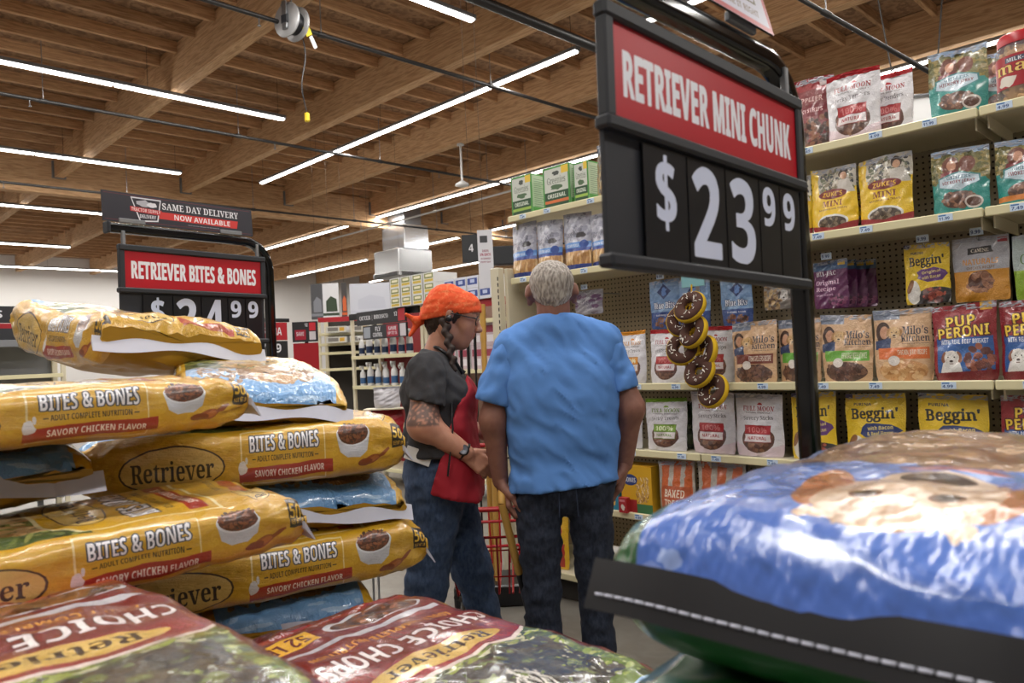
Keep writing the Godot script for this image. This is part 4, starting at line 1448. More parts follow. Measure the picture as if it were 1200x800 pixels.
func treats() -> void:
	var K := {}
	for k in ["moon_strips", "moon_red", "moon_sticks", "moon_orange", "moon_green", "milo_red", "milo_green", "milo_lime", "milo_orange", "pup_red", "beggin_bacon", "beggin_plain", "zuke", "teal_a", "teal_b", "rawhide", "bits_blue", "purple", "silver_gold", "green_white", "dark_green", "red_strips", "orange_stripe", "small_foil", "grey_foil", "yellow_red"]:
		K[k] = film(pouch_print(k), 0.3, 0.7)
	var p := canvas(96, 64, c8(196, 214, 234))
	p.text("9.99", 0.08, 0.3, 0.7, 0.5, c8(30, 60, 120), 0)
	M.tag_mat = tmat(p.img, 0.5)
	var redS := mat(c8(176, 26, 38), 0.3)
	var orS := mat(c8(222, 150, 40), 0.3)
	var grS := mat(c8(122, 164, 46), 0.3)
	var P := func(label, z, lv, w, h, look, strip = null, inset = 0.06, lean = -2.0, d = 0.08):
		names["seed"] = names.get("seed", 0) + 1
		pouch("treat_pouch", label, wpos(z, lv, inset), w, h, K[look], names.seed, -90.0 + rng.randf_range(-5, 5), strip, d, lean)
	# top shelf
	P.call("dark red jerky strip pouch behind the sign post, top shelf", -1.36, 5, 0.215, 0.325, "red_strips", null, 0.1)
	P.call("white pouch with red top strip standing in front, top shelf", -1.16, 5, 0.21, 0.29, "moon_red", redS)
	P.call("white pouch with red top tucked behind the other, top shelf", -1.06, 5, 0.19, 0.275, "moon_red", redS, 0.17)
	P.call("teal pouch with two people and pale badge, top shelf", -0.775, 5, 0.2, 0.258, "teal_a", null, 0.05, -4.0)
	P.call("teal pouch mostly hidden behind the red jar, top shelf", -0.66, 5, 0.17, 0.25, "teal_a", null, 0.2)
	P.call("dark treat pouch with dog picture at the sign board's edge, top shelf", -2.43, 5, 0.17, 0.3, "small_foil")
	# second shelf
	var raw_words := ["clear bag of tan rawhide rolls at the shelf end", "clear bag of tan rawhide rolls above the man's hair", "clear bag of tan rawhide rolls, third along from the shelf end", "clear bag of tan rawhide rolls half hidden by sign board"]
	for i in 4:
		P.call(raw_words[i], [-3.07, -2.87, -2.66, -2.47][i], 4, 0.19, [0.325, 0.31, 0.318, 0.29][i], "rawhide", null, 0.05, -1.0, 0.1)
	P.call("yellow mini treats pouch mostly hidden by the sign post", -1.45, 4, 0.19, 0.265, "zuke")
	P.call("yellow mini treats pouch next to the sign post", -1.255, 4, 0.195, 0.275, "zuke", null, 0.05)
	P.call("yellow mini treats pouch second row, showing between two others", -1.16, 4, 0.19, 0.26, "zuke", null, 0.17)
	P.call("yellow mini treats pouch beside the bare pegboard", -1.05, 4, 0.2, 0.276, "zuke", null, 0.05)
	P.call("teal pouch with reddish dogs beside the bare pegboard, second shelf", -0.785, 4, 0.195, 0.247, "teal_a", null, 0.05)
	P.call("teal pouch with orange band at the shelf joint", -0.575, 4, 0.19, 0.235, "teal_b", null, 0.05)
	# third shelf
	P.call("white pouch with orange top strip beside the man's sleeve", -2.34, 3, 0.17, 0.272, "moon_orange", orS)
	P.call("dark green pouch between the orange-topped and red-topped pouches", -2.2, 3, 0.14, 0.2, "dark_green", null, 0.16)
	P.call("white pouch with red top strip touching the doughnut chain", -2.125, 3, 0.2, 0.268, "moon_strips", redS)
	P.call("white pouch with red top strip behind the doughnut chain", -1.87, 3, 0.19, 0.268, "moon_strips", redS, 0.1)
	P.call("tan pouch with dark red band beside the doughnut chain", -1.655, 3, 0.21, 0.277, "milo_red")
	P.call("tan pouch with green band half behind the sign post", -1.455, 3, 0.19, 0.275, "milo_green", null, 0.09)
	P.call("tan pouch with bright green band past the sign post", -1.24, 3, 0.21, 0.278, "milo_lime")
	P.call("tan pouch with orange band beside the red pouch", -1.02, 3, 0.215, 0.286, "milo_orange")
	P.call("red pouch with yellow lettering, whole in view on third shelf", -0.8, 3, 0.212, 0.287, "pup_red", null, 0.05, -1.0, 0.1)
	P.call("red pouch with yellow lettering at the edge of third shelf", -0.585, 3, 0.205, 0.285, "pup_red", null, 0.05, -1.0, 0.1)
	# fourth shelf
	P.call("white pouch with green label partly behind the man's forearm", -2.385, 2, 0.17, 0.245, "moon_green", grS)
	P.call("white pouch with green top strip and slumped corner, fourth shelf", -2.15, 2, 0.225, 0.26, "moon_green", grS)
	P.call("dark green pouch behind the green-topped one, fourth shelf", -2.03, 2, 0.16, 0.24, "dark_green", null, 0.17)
	P.call("white savory sticks pouch under the doughnut chain", -1.885, 2, 0.235, 0.29, "moon_sticks")
	P.call("white savory sticks pouch next to the yellow one", -1.65, 2, 0.23, 0.283, "moon_sticks")
	P.call("yellow bacon strip pouch behind the sign post, fourth shelf", -1.4, 2, 0.2, 0.29, "beggin_plain")
	P.call("yellow bacon strip pouch with blue bubble next to the post, fourth shelf", -1.145, 2, 0.235, 0.285, "beggin_bacon")
	P.call("yellow bacon strip pouch lower down by the blue sack, fourth shelf", -0.86, 2, 0.235, 0.285, "beggin_bacon")
	P.call("red pouch with yellow letters at the edge of fourth shelf", -0.6, 2, 0.2, 0.28, "pup_red")
	# fifth shelf
	P.call("orange striped treat pouch beside the yellow box, low shelf", -2.085, 1, 0.2, 0.276, "orange_stripe", null, 0.03)
	P.call("orange striped treat pouch partly behind the blue sack", -1.84, 1, 0.25, 0.285, "orange_stripe", null, 0.03)
	P.call("yellow and red pouch seen between the man's legs", -2.87, 0, 0.2, 0.32, "yellow_red", null, -0.02)
	# hanging on hooks
	var hang := [["crumpled grey chew bag hanging past the man's ear", -2.66, 0.2, 1.706, 0.135, "grey_foil"], ["pale blue bag hanging beside the doughnut chain card", -2.16, 0.17, 1.711, 0.248, "bits_blue"], ["pale blue bag hanging behind the doughnut chain card", -1.985, 0.165, 1.695, 0.242, "bits_blue"],
		["pale blue bag hanging beneath the sign board's lower rail", -1.76, 0.155, 1.68, 0.225, "bits_blue"], ["small foil bag with dog picture hanging by sign post", -1.55, 0.15, 1.651, 0.137, "small_foil"], ["purple original recipe bag hanging in front of its row", -1.315, 0.15, 1.706, 0.205, "purple"],
		["yellow bacon strip bag hanging on a hook", -0.936, 0.168, 1.727, 0.238, "beggin_plain"], ["silver and gold bag hanging on a hook", -0.75, 0.19, 1.727, 0.244, "silver_gold"], ["white and lime green bag hanging at the picture edge", -0.56, 0.17, 1.715, 0.238, "green_white"]]
	for h in hang:
		names["seed"] += 1
		pouch("hanging_treat_bag", h[0], Vector3(3.27, h[3] - h[4], h[1]), h[2], h[4], K[h[5]], names.seed, -90 + rng.randf_range(-6, 6), null, 0.035, 0.0, "bags hanging on the pegboard")
		peg_hook(h[1], h[3] - 0.012)
	var ords := ["second", "third", "fourth"]
	for i in 3:
		names["seed"] += 1
		pouch("hanging_treat_bag", "purple original recipe bag, %s on its hook" % ords[i], Vector3(3.32 + i * 0.045, 1.706 - 0.205, -1.3 + i * 0.025), 0.15, 0.205, K["purple"], names.seed, -84, null, 0.03, 0.0, "bags hanging on the pegboard")
	# boxes
	green_box("green and white dental treat box at the shelf end", -3.055, 0.167, 0.235, c8(150, 180, 80))
	green_box("green and white dental treat box with orange bar", -2.78, 0.2, 0.235, c8(206, 110, 60))
	green_box("green dental treat box cut off by the sign board", -2.6, 0.1, 0.22, c8(150, 180, 80))
	var b := thing("treat_box", "yellow biscuit box beside the man's hand, low shelf", "box", wpos(-2.31, 1, 0.0), -90)
	var bp := canvas(200, 256, c8(206, 158, 30))
	bp.oval(0.3, 0.3, 0.24, 0.12, c8(40, 60, 120))
	bp.text("BONES", 0.12, 0.25, 0.36, 0.1, Color(0.9, 0.9, 0.9), 0)
	bp.fur(0.5, 0.25, 0.4, 0.5, 120, [c8(190, 150, 90), c8(150, 108, 60), c8(220, 190, 140)], rng)
	bp.rect(0.0, 0.72, 0.5, 0.28, c8(160, 40, 40))
	bp.rect(0.5, 0.8, 0.5, 0.2, c8(60, 110, 70))
	part("carton", slab(0.19, 0.24, 0.12, tmat(bp.img, 0.5), mat(c8(190, 146, 30), 0.5)), null, b, Vector3(0, 0.12, -0.06))
	part("carton_flap", box_mesh(Vector3(0.188, 0.003, 0.118), 0.001, Vector3(0, 0.2415, -0.06)), mat(c8(206, 158, 30), 0.5), b)
	small_box("small light blue treat box below the man's hand", -2.47, 0.085, 0.1, c8(40, 130, 160), c8(214, 170, 90))
	small_box("small red treat box beside the yellow box", -2.38, 0.05, 0.075, c8(160, 34, 40), c8(206, 200, 190), -0.03)
	# red-lidded jar
	var j := thing("snack_jar", "clear snack jar with red lid and label, top shelf", "jar", wpos(-0.57, 5, 0.09), 100)
	part("biscuits", jar_fill(), M.biscuit, j)
	part("jar_wall", lathe_mesh([Vector2(0.001, 0.002), Vector2(0.078, 0.002), Vector2(0.086, 0.012), Vector2(0.086, 0.19), Vector2(0.074, 0.212), Vector2(0.074, 0.222)], 28), M.clear_plastic, j)
	part("lid", lathe_mesh([Vector2(0.079, 0.208), Vector2(0.08, 0.24), Vector2(0.074, 0.247), Vector2(0.001, 0.247)], 28), mat(c8(170, 24, 36), 0.35), j)
	var lp := canvas(512, 200, c8(160, 26, 38))
	for i in 2:
		lp.rect(0.5 * i + 0.14, 0.08, 0.22, 0.16, c8(70, 76, 96))
		lp.text("MILK-BONE", 0.5 * i + 0.15, 0.1, 0.2, 0.12, c8(226, 226, 232), 0)
		lp.text("maro", 0.5 * i + 0.06, 0.3, 0.36, 0.26, c8(230, 196, 110), 2, 0.0, 3.0, c8(90, 10, 20))
		lp.blob(0.5 * i + 0.14, 0.78, 0.06, 0.18, c8(214, 206, 196), rng)
		lp.blob(0.5 * i + 0.34, 0.72, 0.07, 0.16, c8(206, 160, 96), rng)
	var st := st_new()
	for i in 28:
		for q in [[0, 0], [1, 1], [0, 1], [0, 0], [1, 0], [1, 1]]:
			var a: float = TAU * (i + q[0]) / 28.0
			st.set_uv(Vector2((i + q[0]) / 28.0, q[1]))
			st.set_normal(Vector3(cos(a), 0, -sin(a)))
			st.add_vertex(Vector3(cos(a) * 0.0868, 0.165 - 0.115 * q[1], -sin(a) * 0.0868))
	part("label", st.commit(), tmat(lp.img, 0.4), j)

func jar_fill() -> ArrayMesh:
	M.biscuit = mat(c8(206, 160, 104), 0.8)
	M.clear_plastic = mat(Color(0.95, 0.97, 1.0, 0.12), 0.08)
	M.clear_plastic.transparency = BaseMaterial3D.TRANSPARENCY_ALPHA
	var st := st_new()
	for i in 170:
		var a := rng.randf() * TAU
		var r := 0.066 * sqrt(rng.randf_range(0.55, 1.0))
		var c := Vector3(cos(a) * r, 0.012 + 0.19 * rng.randf(), sin(a) * r)
		box(st, c, Vector3(0.026, 0.018, 0.018), 0.006, Basis.from_euler(Vector3(rng.randf() * TAU, rng.randf() * TAU, 0)))
	lathe(st, [Vector2(0.001, 0.006), Vector2(0.06, 0.006), Vector2(0.06, 0.2), Vector2(0.001, 0.2)], 16)
	return done(st)

func green_box(label: String, z: float, w: float, h: float, bar: Color) -> void:
	var b := thing("dental_treat_box", label, "box", wpos(z, 5, 0.03), -90, "green boxes on the top shelf")
	var p := canvas(256, 330, c8(70, 140, 66))
	p.rect(0.06, 0.04, 0.88, 0.62, c8(196, 200, 192))
	p.blob(0.5, 0.16, 0.12, 0.06, c8(70, 76, 70), rng)
	p.text("Greenies", 0.16, 0.24, 0.68, 0.17, c8(84, 96, 80), 3)
	p.blob(0.5, 0.5, 0.22, 0.06, c8(76, 104, 72), rng)
	p.rect(0.06, 0.6, 0.88, 0.36, c8(40, 74, 48))
	p.text("ORIGINAL", 0.16, 0.65, 0.68, 0.1, c8(220, 226, 214), 0)
	p.rect(0.06, 0.8, 0.88, 0.07, bar)
	p.rect(0.7, 0.02, 0.26, 0.18, c8(226, 190, 60))
	part("carton", slab(w, h, 0.13, tmat(p.img, 0.4), mat(c8(84, 150, 74), 0.4)), null, b, Vector3(0, h / 2, -0.065))
	var s := canvas(128, 200, c8(172, 190, 160))
	for i in 14:
		s.rect(0.12, 0.1 + i * 0.055, 0.5 + 0.25 * rng.randf(), 0.018, c8(110, 130, 110))
	s.rect(0.0, 0.84, 1, 0.16, c8(84, 150, 74))
	var sp := part("facts_panel", slab(0.118, h * 0.94, 0.001, tmat(s.img, 0.4), M.white), null, b, Vector3(w / 2 + 0.0008, h / 2, -0.065))
	sp.rotation.y = PI / 2
	part("lid_flap", box_mesh(Vector3(w * 0.99, 0.002, 0.128), 0.0, Vector3(0, h + 0.001, -0.065)), mat(c8(96, 160, 84), 0.4), b)

func small_box(label: String, z: float, w: float, h: float, c: Color, d: Color, inset := -0.0) -> void:
	var b := thing("treat_box", label, "box", wpos(z, 1, inset), -90, "small boxes on the low shelf")
	var p := canvas(96, 120, c)
	p.rect(0.1, 0.1, 0.7, 0.16, c.lightened(0.4))
	p.blob(0.5, 0.62, 0.26, 0.2, d, rng)
	part("carton", slab(w, h, 0.05, tmat(p.img, 0.5), mat(c, 0.5)), null, b, Vector3(0, h / 2, -0.025))
	part("tuck_flap", box_mesh(Vector3(w, 0.002, 0.05), 0.0, Vector3(0, h + 0.001, -0.025)), mat(c.lightened(0.1), 0.5), b)

func doughnut_toy() -> void:
	var o := thing("doughnut_toy_chain", "chain of seven plush chocolate doughnut dog toys hanging from a card", "dog toy", Vector3(3.04, 1.1, -1.86), -90)
	# a clip strip that hooks over the shelf rail carries the card
	part("header_card", box_mesh(Vector3(0.12, 0.09, 0.003), 0.001, Vector3(0.0, 0.585, -0.012)), mat(c8(120, 170, 176), 0.5), o)
	part("clip_strip", box_mesh(Vector3(0.02, 0.68, 0.004), 0.001, Vector3(0.0, 0.37, -0.05)), M.clear_seal, o)
	part("hook", tube_mesh([Vector3(0, 0.6, -0.01), Vector3(0, 0.71, -0.03), Vector3(0, 0.72, -0.105)], 0.003, 6), M.steel, o)
	var yel := mat(c8(206, 168, 26), 0.9)
	var choc := mat(c8(70, 40, 28), 0.85)
	var spr := mat(c8(226, 222, 214), 0.7)
	# local x = world z, local z = towards the camera side
	var spots := [[0.005, 0.445, 0.03, 0.5, 0.07], [-0.055, 0.385, 0.0, 0.3, -0.5], [0.02, 0.33, 0.035, 0.42, 0.6], [-0.05, 0.255, 0.02, 0.35, -0.5], [0.05, 0.235, 0.0, 0.3, 0.9], [0.04, 0.15, 0.035, 0.45, 0.3], [0.095, 0.06, 0.02, 0.4, 0.4]]
	for s in spots:
		var d := Node3D.new()
		d.name = "doughnut"
		o.add_child(d, true)
		d.position = Vector3(s[0], s[1], s[2])
		d.rotation = Vector3(PI / 2 - s[3], 0, s[4] * 0.4)
		part("dough", torus_mesh(0.052, 0.03, 0.024, 0.0), yel, d)
		part("icing", torus_mesh(0.05, 0.028, 0.022, 0.006), choc, d, Vector3(0, 0.005, 0))
		var st := st_new()
		for i in 22:
			var a := rng.randf() * TAU
			var r := 0.05 + 0.017 * rng.randf_range(-1, 1)
			var y := 0.03 - pow((r - 0.05) / 0.028, 2.0) * 0.008
			var c := Vector3(cos(a) * r, y, sin(a) * r)
			var t := Vector3(cos(a * 3.7), 0, sin(a * 3.7)) * 0.0055
			tube(st, [c - t, c + t], 0.0017, 5)
		part("sprinkles", done(st), spr, d).set_meta("kind", "stuff")
	part("ribbon", tube_mesh([Vector3(0, 0.55, 0.0), Vector3(0.005, 0.47, 0.015), Vector3(-0.04, 0.38, 0.0), Vector3(0.02, 0.3, 0.01), Vector3(0.04, 0.15, 0.01), Vector3(0.09, 0.07, 0.01)], 0.004, 6), yel, o)

func torus_mesh(R: float, r: float, ry: float, wav: float) -> ArrayMesh:
	var st := st_new()
	var rows := []
	for i in 37:
		var a := TAU * (i % 36) / 36.0
		var row := []
		for j in 14:
			var b := TAU * j / 14.0
			var rr := r * (1.0 + (wav / r) * 0.5 * sin(a * 9.0) * maxf(0.0, -sin(b) + 0.3))
			row.append(Vector3(cos(a) * (R + rr * cos(b)), ry * sin(b), sin(a) * (R + rr * cos(b))))
		rows.append(row)
	ring(st, rows)
	return done(st)

# ---------------------------------------------------------------- sacks on their displays
func pal(s: float, t: float, y: float) -> Vector3:
	# a point of the yellow stack: s along its front, t away from the aisle
	var a := deg_to_rad(18)
	return Vector3(1.385 + s * cos(a) - t * sin(a), y, -1.72 + s * sin(a) - t * cos(a))

func display_base(label: String, at: Vector3, turn: float, size: Vector3) -> void:
	var o := thing("display_base", label, "display base", at, turn)
	part("deck", box_mesh(Vector3(size.x, 0.04, size.z), 0.004, Vector3(0, size.y - 0.02, 0)), M.yellow_wood, o)
	for sx in [-1, 1]:
		for sz in [-1, 1]:
			part("leg", box_mesh(Vector3(0.07, size.y - 0.04, 0.07), 0.004, Vector3(sx * (size.x / 2 - 0.05), (size.y - 0.04) / 2, sz * (size.z / 2 - 0.05))), M.dark, o)
	for sz in [-1, 1]:
		part("apron_board", box_mesh(Vector3(size.x - 0.1, 0.12, 0.02), 0.003, Vector3(0, size.y - 0.11, sz * (size.z / 2 - 0.03))), M.dark, o)

func sacks() -> void:
	var Y := [M.sack_yellow, M.sack_yellow_side, M.sack_under]
	var R := [M.sack_red, M.sack_red_side, M.sack_red_under]
	var gy := "yellow dog food sacks in the stack"
	var big := Vector3(0.8, 0.44, 0.166)
	display_base("timber display base under the yellow sacks", Vector3(0.72, 0, -2.1), -12, Vector3(1.2, 0.6, 0.8))
	# lowest shown: ends towards the aisle
	sack("yellow sack at the bottom with a blue dog-print end", gy, pal(-0.2, 0.4, 0.69), 72, big, 1, Y, [-1])
	sack("yellow sack hidden at the bottom of the stack", gy, pal(-0.66, 0.4, 0.69), 72, big, 2, Y, [-1])
	sack("yellow sack with bowl print, lowest long side shown", gy, pal(-0.42, 0.17, 0.838), -16, Vector3(0.9, 0.44, 0.16), 3, Y, [-1, 1], Vector2(0, 0.6), {"pow": 12.0, "tip": 0.35})
	sack("yellow sack lying behind, supporting the middle of the stack", gy, Vector3(0.32, 0.838, -2.1), 80, big, 14, Y, [-1])
	sack("yellow sack with 50 badge, second long side from the bottom", gy, Vector3(0.395, 1.035, -1.645), -3, Vector3(0.8, 0.44, 0.124), 4, Y, [-1, 1], Vector2(0, 1.0), {"pow": 12.0, "tip": 0.35})
	sack("yellow sack with drooping blue dog-print end beside the woman's jeans", gy, pal(-0.07, 0.45, 0.99), 74, big, 5, Y, [-1], Vector2(5.0, 3.0))
	sack("yellow sack showing its full oval name, middle of stack", gy, pal(-0.385, 0.2, 1.132), -24, big, 6, Y, [-1, 1], Vector2(0, 0.4), {"pow": 12.0, "tip": 0.35})
	sack("yellow sack end with white tape at the picture edge", gy, Vector3(0.27, 1.165, -2.1), 88, Vector3(0.8, 0.44, 0.14), 7, Y, [-1])
	sack("yellow sack with bowl and drumsticks, upper long side", gy, Vector3(0.34, 1.29, -1.77), 2, Vector3(0.8, 0.44, 0.12), 8, Y, [-1, 1], Vector2(0, 0.0), {"pow": 12.0, "tip": 0.35})
	sack("yellow sack with pale blue dog-print top sloping to white tape", gy, pal(-0.2, 0.45, 1.3), 70, big, 9, Y, [-1], Vector2(5.0, 6.0))
	sack("yellow sack lying crosswise on the very top of the stack", gy, Vector3(0.83, 1.455, -2.53), -82, Vector3(0.64, 0.5, 0.18), 10, Y, [1], Vector2(-6.0, -8.0), {"bend": 0.03, "tip": 0.3, "pow": 7.0, "lump": 0.012})
	# red sacks
	var gr := "red dog food sacks in front"
	var rd := Vector3(0.78, 0.45, 0.135)
	display_base("timber display base under the red sacks", Vector3(0.6, 0, -1.1), 0, Vector3(0.95, 0.715, 0.8))
	sack("red sack with upside-down lettering lying highest, nearest the yellow stack", gr, Vector3(0.21, 0.955, -1.05), 89, Vector3(0.8, 0.47, 0.16), 21, R, [-1, 1], Vector2(0, -1.5), {"lump": 0.01, "pow": 8.0})
	sack("red sack with upside-down lettering beside the woman's legs", gr, Vector3(0.82, 0.786, -1.08), 93, rd, 22, R, [-1, 1], Vector2(0, 0), {"lump": 0.011})
	sack("dark red crumpled sack wedged under the highest red sack", gr, Vector3(0.35, 0.79, -1.02), 90, rd, 23, R, [-1, 1], Vector2(0, 0), {"lump": 0.02})
	# blue and green sacks
	var gb := "green-bottomed sacks nearest the lens"
	display_base("timber display base under the blue-topped sacks", Vector3(0.985, 0, -0.24), 0, Vector3(0.8, 0.715, 0.55))
	var B := [M.sack_blue, M.sack_green_side, M.sack_green]
	sack("big blue sack with upside-down dog face and black sewn band", gb, Vector3(0.99, 1.125, -0.24), 0, Vector3(0.78, 0.5, 0.18), 31, B, [-1], Vector2.ZERO, {"tape": M.black, "tape_up": 0.013, "droop": 0.004, "tall": 0.036, "stitch": M.tape, "pow": 9.0, "lump": 0.008, "tip": 0.04, "rough_end": 0.25})
	sack("green sack directly under the blue one", gb, Vector3(0.955, 0.965, -0.235), 0, Vector3(0.78, 0.5, 0.16), 32, [M.sack_green, M.sack_green_side, M.sack_green], [-1], Vector2.ZERO, {"tape": M.black_matte, "pow": 7.0, "tip": 0.5})
	sack("lighter green sack at the bottom, corner bulging out", gb, Vector3(0.92, 0.8, -0.29), 4, Vector3(0.8, 0.52, 0.165), 33, [mat(c8(70, 140, 70), 0.25), mat(c8(70, 140, 70), 0.25), M.sack_green], [-1], Vector2.ZERO, {"tape": M.black_matte})

# ---------------------------------------------------------------- people
func skin_tint(p: Vector3) -> Color:
	return Color(0.27, 0.13, 0.092).lerp(Color(0.2, 0.08, 0.06), 0.5 + 0.5 * crumple.get_noise_3dv(p * 40.0))

func man() -> void:
	var o := thing("person", "man in blue T-shirt and dark jeans seen from behind, leaning on cane", "person", Vector3(2.062, 0, -1.829), -44.9)
	# skin: neck, arms, head, hands
	var f := Field.new()
	f.k = 0.03
	f.cap(Vector3(-0.01, 1.47, 0.0), Vector3(-0.012, 1.56, 0.0), 0.06, 0.06)
	f.cap(Vector3(-0.17, 1.37, 0), Vector3(0.17, 1.375, 0), 0.045, 0.045)
	f.cap(Vector3(-0.20, 1.35, 0.0), Vector3(-0.252, 1.13, 0.015), 0.048, 0.048)
	f.cap(Vector3(-0.252, 1.13, 0.015), Vector3(-0.236, 0.905, -0.02), 0.047, 0.03)
	f.cap(Vector3(0.19, 1.355, 0.0), Vector3(0.25, 1.15, 0.015), 0.048, 0.048)
	f.cap(Vector3(0.25, 1.15, 0.015), Vector3(0.226, 0.945, -0.035), 0.047, 0.03)
	f.cap(Vector3(0, 1.36, 0), Vector3(0, 1.0, 0), 0.07, 0.07)
	var h := Field.new()
	h.k = 0.025
	var c := Vector3(-0.015, 1.6, -0.01)
	h.cap(c + Vector3(0, 0.02, 0.015), c + Vector3(0, 0.02, -0.035), 0.072, 0.07)
	h.cap(c + Vector3(0, -0.03, -0.03), c + Vector3(0, -0.09, -0.07), 0.058, 0.035)
	h.cap(c + Vector3(0, -0.045, 0.02), c + Vector3(0, -0.13, 0.01), 0.058, 0.062)
	h.cap(c + Vector3(0, 0.0, -0.09), c + Vector3(0, -0.03, -0.112), 0.012, 0.014)
	for s in [-1.0, 1.0]:
		h.cap(c + Vector3(s * 0.078, -0.008, -0.002), c + Vector3(s * 0.083, -0.05, -0.012), 0.015, 0.009)
		h.cap(c + Vector3(s * 0.083, 0.006, 0.006), c + Vector3(s * 0.09, -0.02, 0.012), 0.008, 0.008)
		h.cap(c + Vector3(s * 0.04, -0.02, -0.075), c + Vector3(s * 0.04, -0.03, -0.075), 0.025, 0.025)
	var hl := Field.new()
	hl.k = 0.008
	hand(hl, Vector3(-0.236, 0.905, -0.02), Vector3(0.2, -1, 0.15), Vector3(1, 0.2, -0.3), 1.0, 1.05, [0.55, 0.6, 0.65, 0.7])
	hl.cap(Vector3(-0.238, 0.94, -0.015), Vector3(-0.236, 0.9, -0.02), 0.032, 0.028)
	var hr := Field.new()
	hr.k = 0.008
	hand(hr, Vector3(0.226, 0.945, -0.035), Vector3(-0.25, -1, -0.05), Vector3(-1, 0.2, -0.3), -1.0, 1.05, [0.4, 0.45, 0.5, 0.55])
	hr.cap(Vector3(0.229, 0.98, -0.03), Vector3(0.226, 0.94, -0.035), 0.032, 0.028)
	var skin := mat(Color.WHITE, 0.55)
	skin.vertex_color_use_as_albedo = true
	part("body", body_mesh([[f, Vector3(-0.34, 0.86, -0.13), Vector3(0.34, 1.64, 0.13), 0.01], [h, c + Vector3(-0.13, -0.16, -0.16), c + Vector3(0.13, 0.13, 0.13), 0.005], [hl, Vector3(-0.31, 0.72, -0.12), Vector3(-0.13, 0.98, 0.1), 0.0042], [hr, Vector3(0.1, 0.76, -0.16), Vector3(0.3, 1.02, 0.06), 0.0042]], skin_tint), skin, o)
	# hair
	var g := Field.new()
	g.k = 0.02
	g.cap(c + Vector3(0, 0.022, 0.018), c + Vector3(0, 0.03, -0.035), 0.081, 0.079)
	g.cap(c + Vector3(0, -0.03, 0.024), c + Vector3(0, -0.05, 0.02), 0.066, 0.06)
	g.noise = crumple
	g.amp = 0.0035
	g.nscale = Vector3(90, 16, 90)
	g.cuts = [Plane(Vector3(0, -1, -0.75).normalized(), Vector3(0, -1, -0.75).normalized().dot(c + Vector3(0, -0.068, 0.07)))]
	var hair := mat(Color.WHITE, 0.7)
	hair.vertex_color_use_as_albedo = true
	part("hair", body_mesh([[g, c + Vector3(-0.12, -0.14, -0.15), c + Vector3(0.12, 0.13, 0.14), 0.0042]], func(p): return Color(0.46, 0.42, 0.38).lerp(Color(0.17, 0.145, 0.13), clampf(0.5 + 1.3 * crumple.get_noise_3d(p.x * 130, p.y * 25, p.z * 130), 0, 1))), hair, o)
	# T-shirt
	var t := Field.new()
	t.k = 0.05
	t.noise = wrinkle
	t.amp = 0.006
	t.nscale = Vector3(8, 3, 8)
	t.folds = crumple
	t.fold_amp = 0.016
	t.fold_scale = Vector3(6, 9, 6)
	t.cap(Vector3(-0.15, 1.385, 0), Vector3(0.15, 1.39, 0), 0.072, 0.072)
	t.cap(Vector3(-0.03, 1.45, 0.0), Vector3(0.012, 1.45, 0.0), 0.085, 0.085)
	t.cap(Vector3(-0.05, 1.44, 0.0), Vector3(-0.17, 1.39, 0.0), 0.062, 0.062)
	t.cap(Vector3(0.03, 1.44, 0.0), Vector3(0.165, 1.395, 0.0), 0.062, 0.062)
	t.cap(Vector3(-0.085, 1.28, 0.0), Vector3(0.085, 1.28, 0.0), 0.132, 0.132, Vector3(1, 1, 1.08))
	t.cap(Vector3(-0.08, 1.18, -0.005), Vector3(0.08, 1.18, -0.005), 0.136, 0.136)
	t.cap(Vector3(-0.07, 1.05, -0.01), Vector3(0.075, 1.05, -0.01), 0.14, 0.138)
	t.cap(Vector3(-0.062, 0.88, -0.01), Vector3(0.062, 0.88, -0.01), 0.146, 0.142)
	t.cuts = [Plane(Vector3(0.09, -1, 0.0).normalized(), Vector3(0.09, -1, 0).normalized().dot(Vector3(-0.01, 0.882, 0))), Plane(Vector3(0, 1, -0.25).normalized(), Vector3(0, 1, -0.25).normalized().dot(Vector3(0, 1.502, 0.04)))]
	var sl := []
	for s in [-1.0, 1.0]:
		var q := Field.new()
		q.k = 0.04
		q.noise = wrinkle
		q.amp = 0.012
		q.nscale = Vector3(14, 10, 14)
		var a := Vector3(s * 0.165, 1.375, 0)
		var b := Vector3(-0.262, 1.14, 0.01) if s < 0 else Vector3(0.235, 1.16, 0.01)
		q.cap(a, b, 0.076, 0.082 if s < 0 else 0.07)
		var n := (b - a).normalized() + Vector3(0, -0.3, 0)
		n = n.normalized()
		q.cuts = [Plane(n, n.dot(Vector3(-0.247, 1.19, 0) if s < 0 else Vector3(0.22, 1.215, 0)))]
		sl.append([q, Vector3(minf(s * 0.08, s * 0.38), 1.08, -0.13), Vector3(maxf(s * 0.08, s * 0.38), 1.5, 0.14), 0.009])
	var blue := mat(c8(84, 132, 200), 0.85)
	blue.normal_enabled = true
	blue.normal_texture = M.cloth_bump
	blue.uv1_triplanar = true
	blue.uv1_scale = Vector3.ONE * 6.0
	blue.normal_scale = 0.35
	var shirt := part("t_shirt", body_mesh([[t, Vector3(-0.27, 0.83, -0.2), Vector3(0.27, 1.54, 0.2), 0.009]] + sl), blue, o)
	# jeans
	var j := Field.new()
	j.k = 0.022
	j.noise = wrinkle
	j.amp = 0.012
	j.nscale = Vector3(14, 18, 14)
	j.cap(Vector3(-0.06, 0.9, -0.01), Vector3(0.06, 0.9, -0.01), 0.128, 0.126)
	j.cap(Vector3(-0.1, 0.83, 0), Vector3(-0.104, 0.5, 0), 0.088, 0.066)
	j.cap(Vector3(-0.104, 0.5, 0), Vector3(-0.105, 0.07, 0.01), 0.064, 0.064)
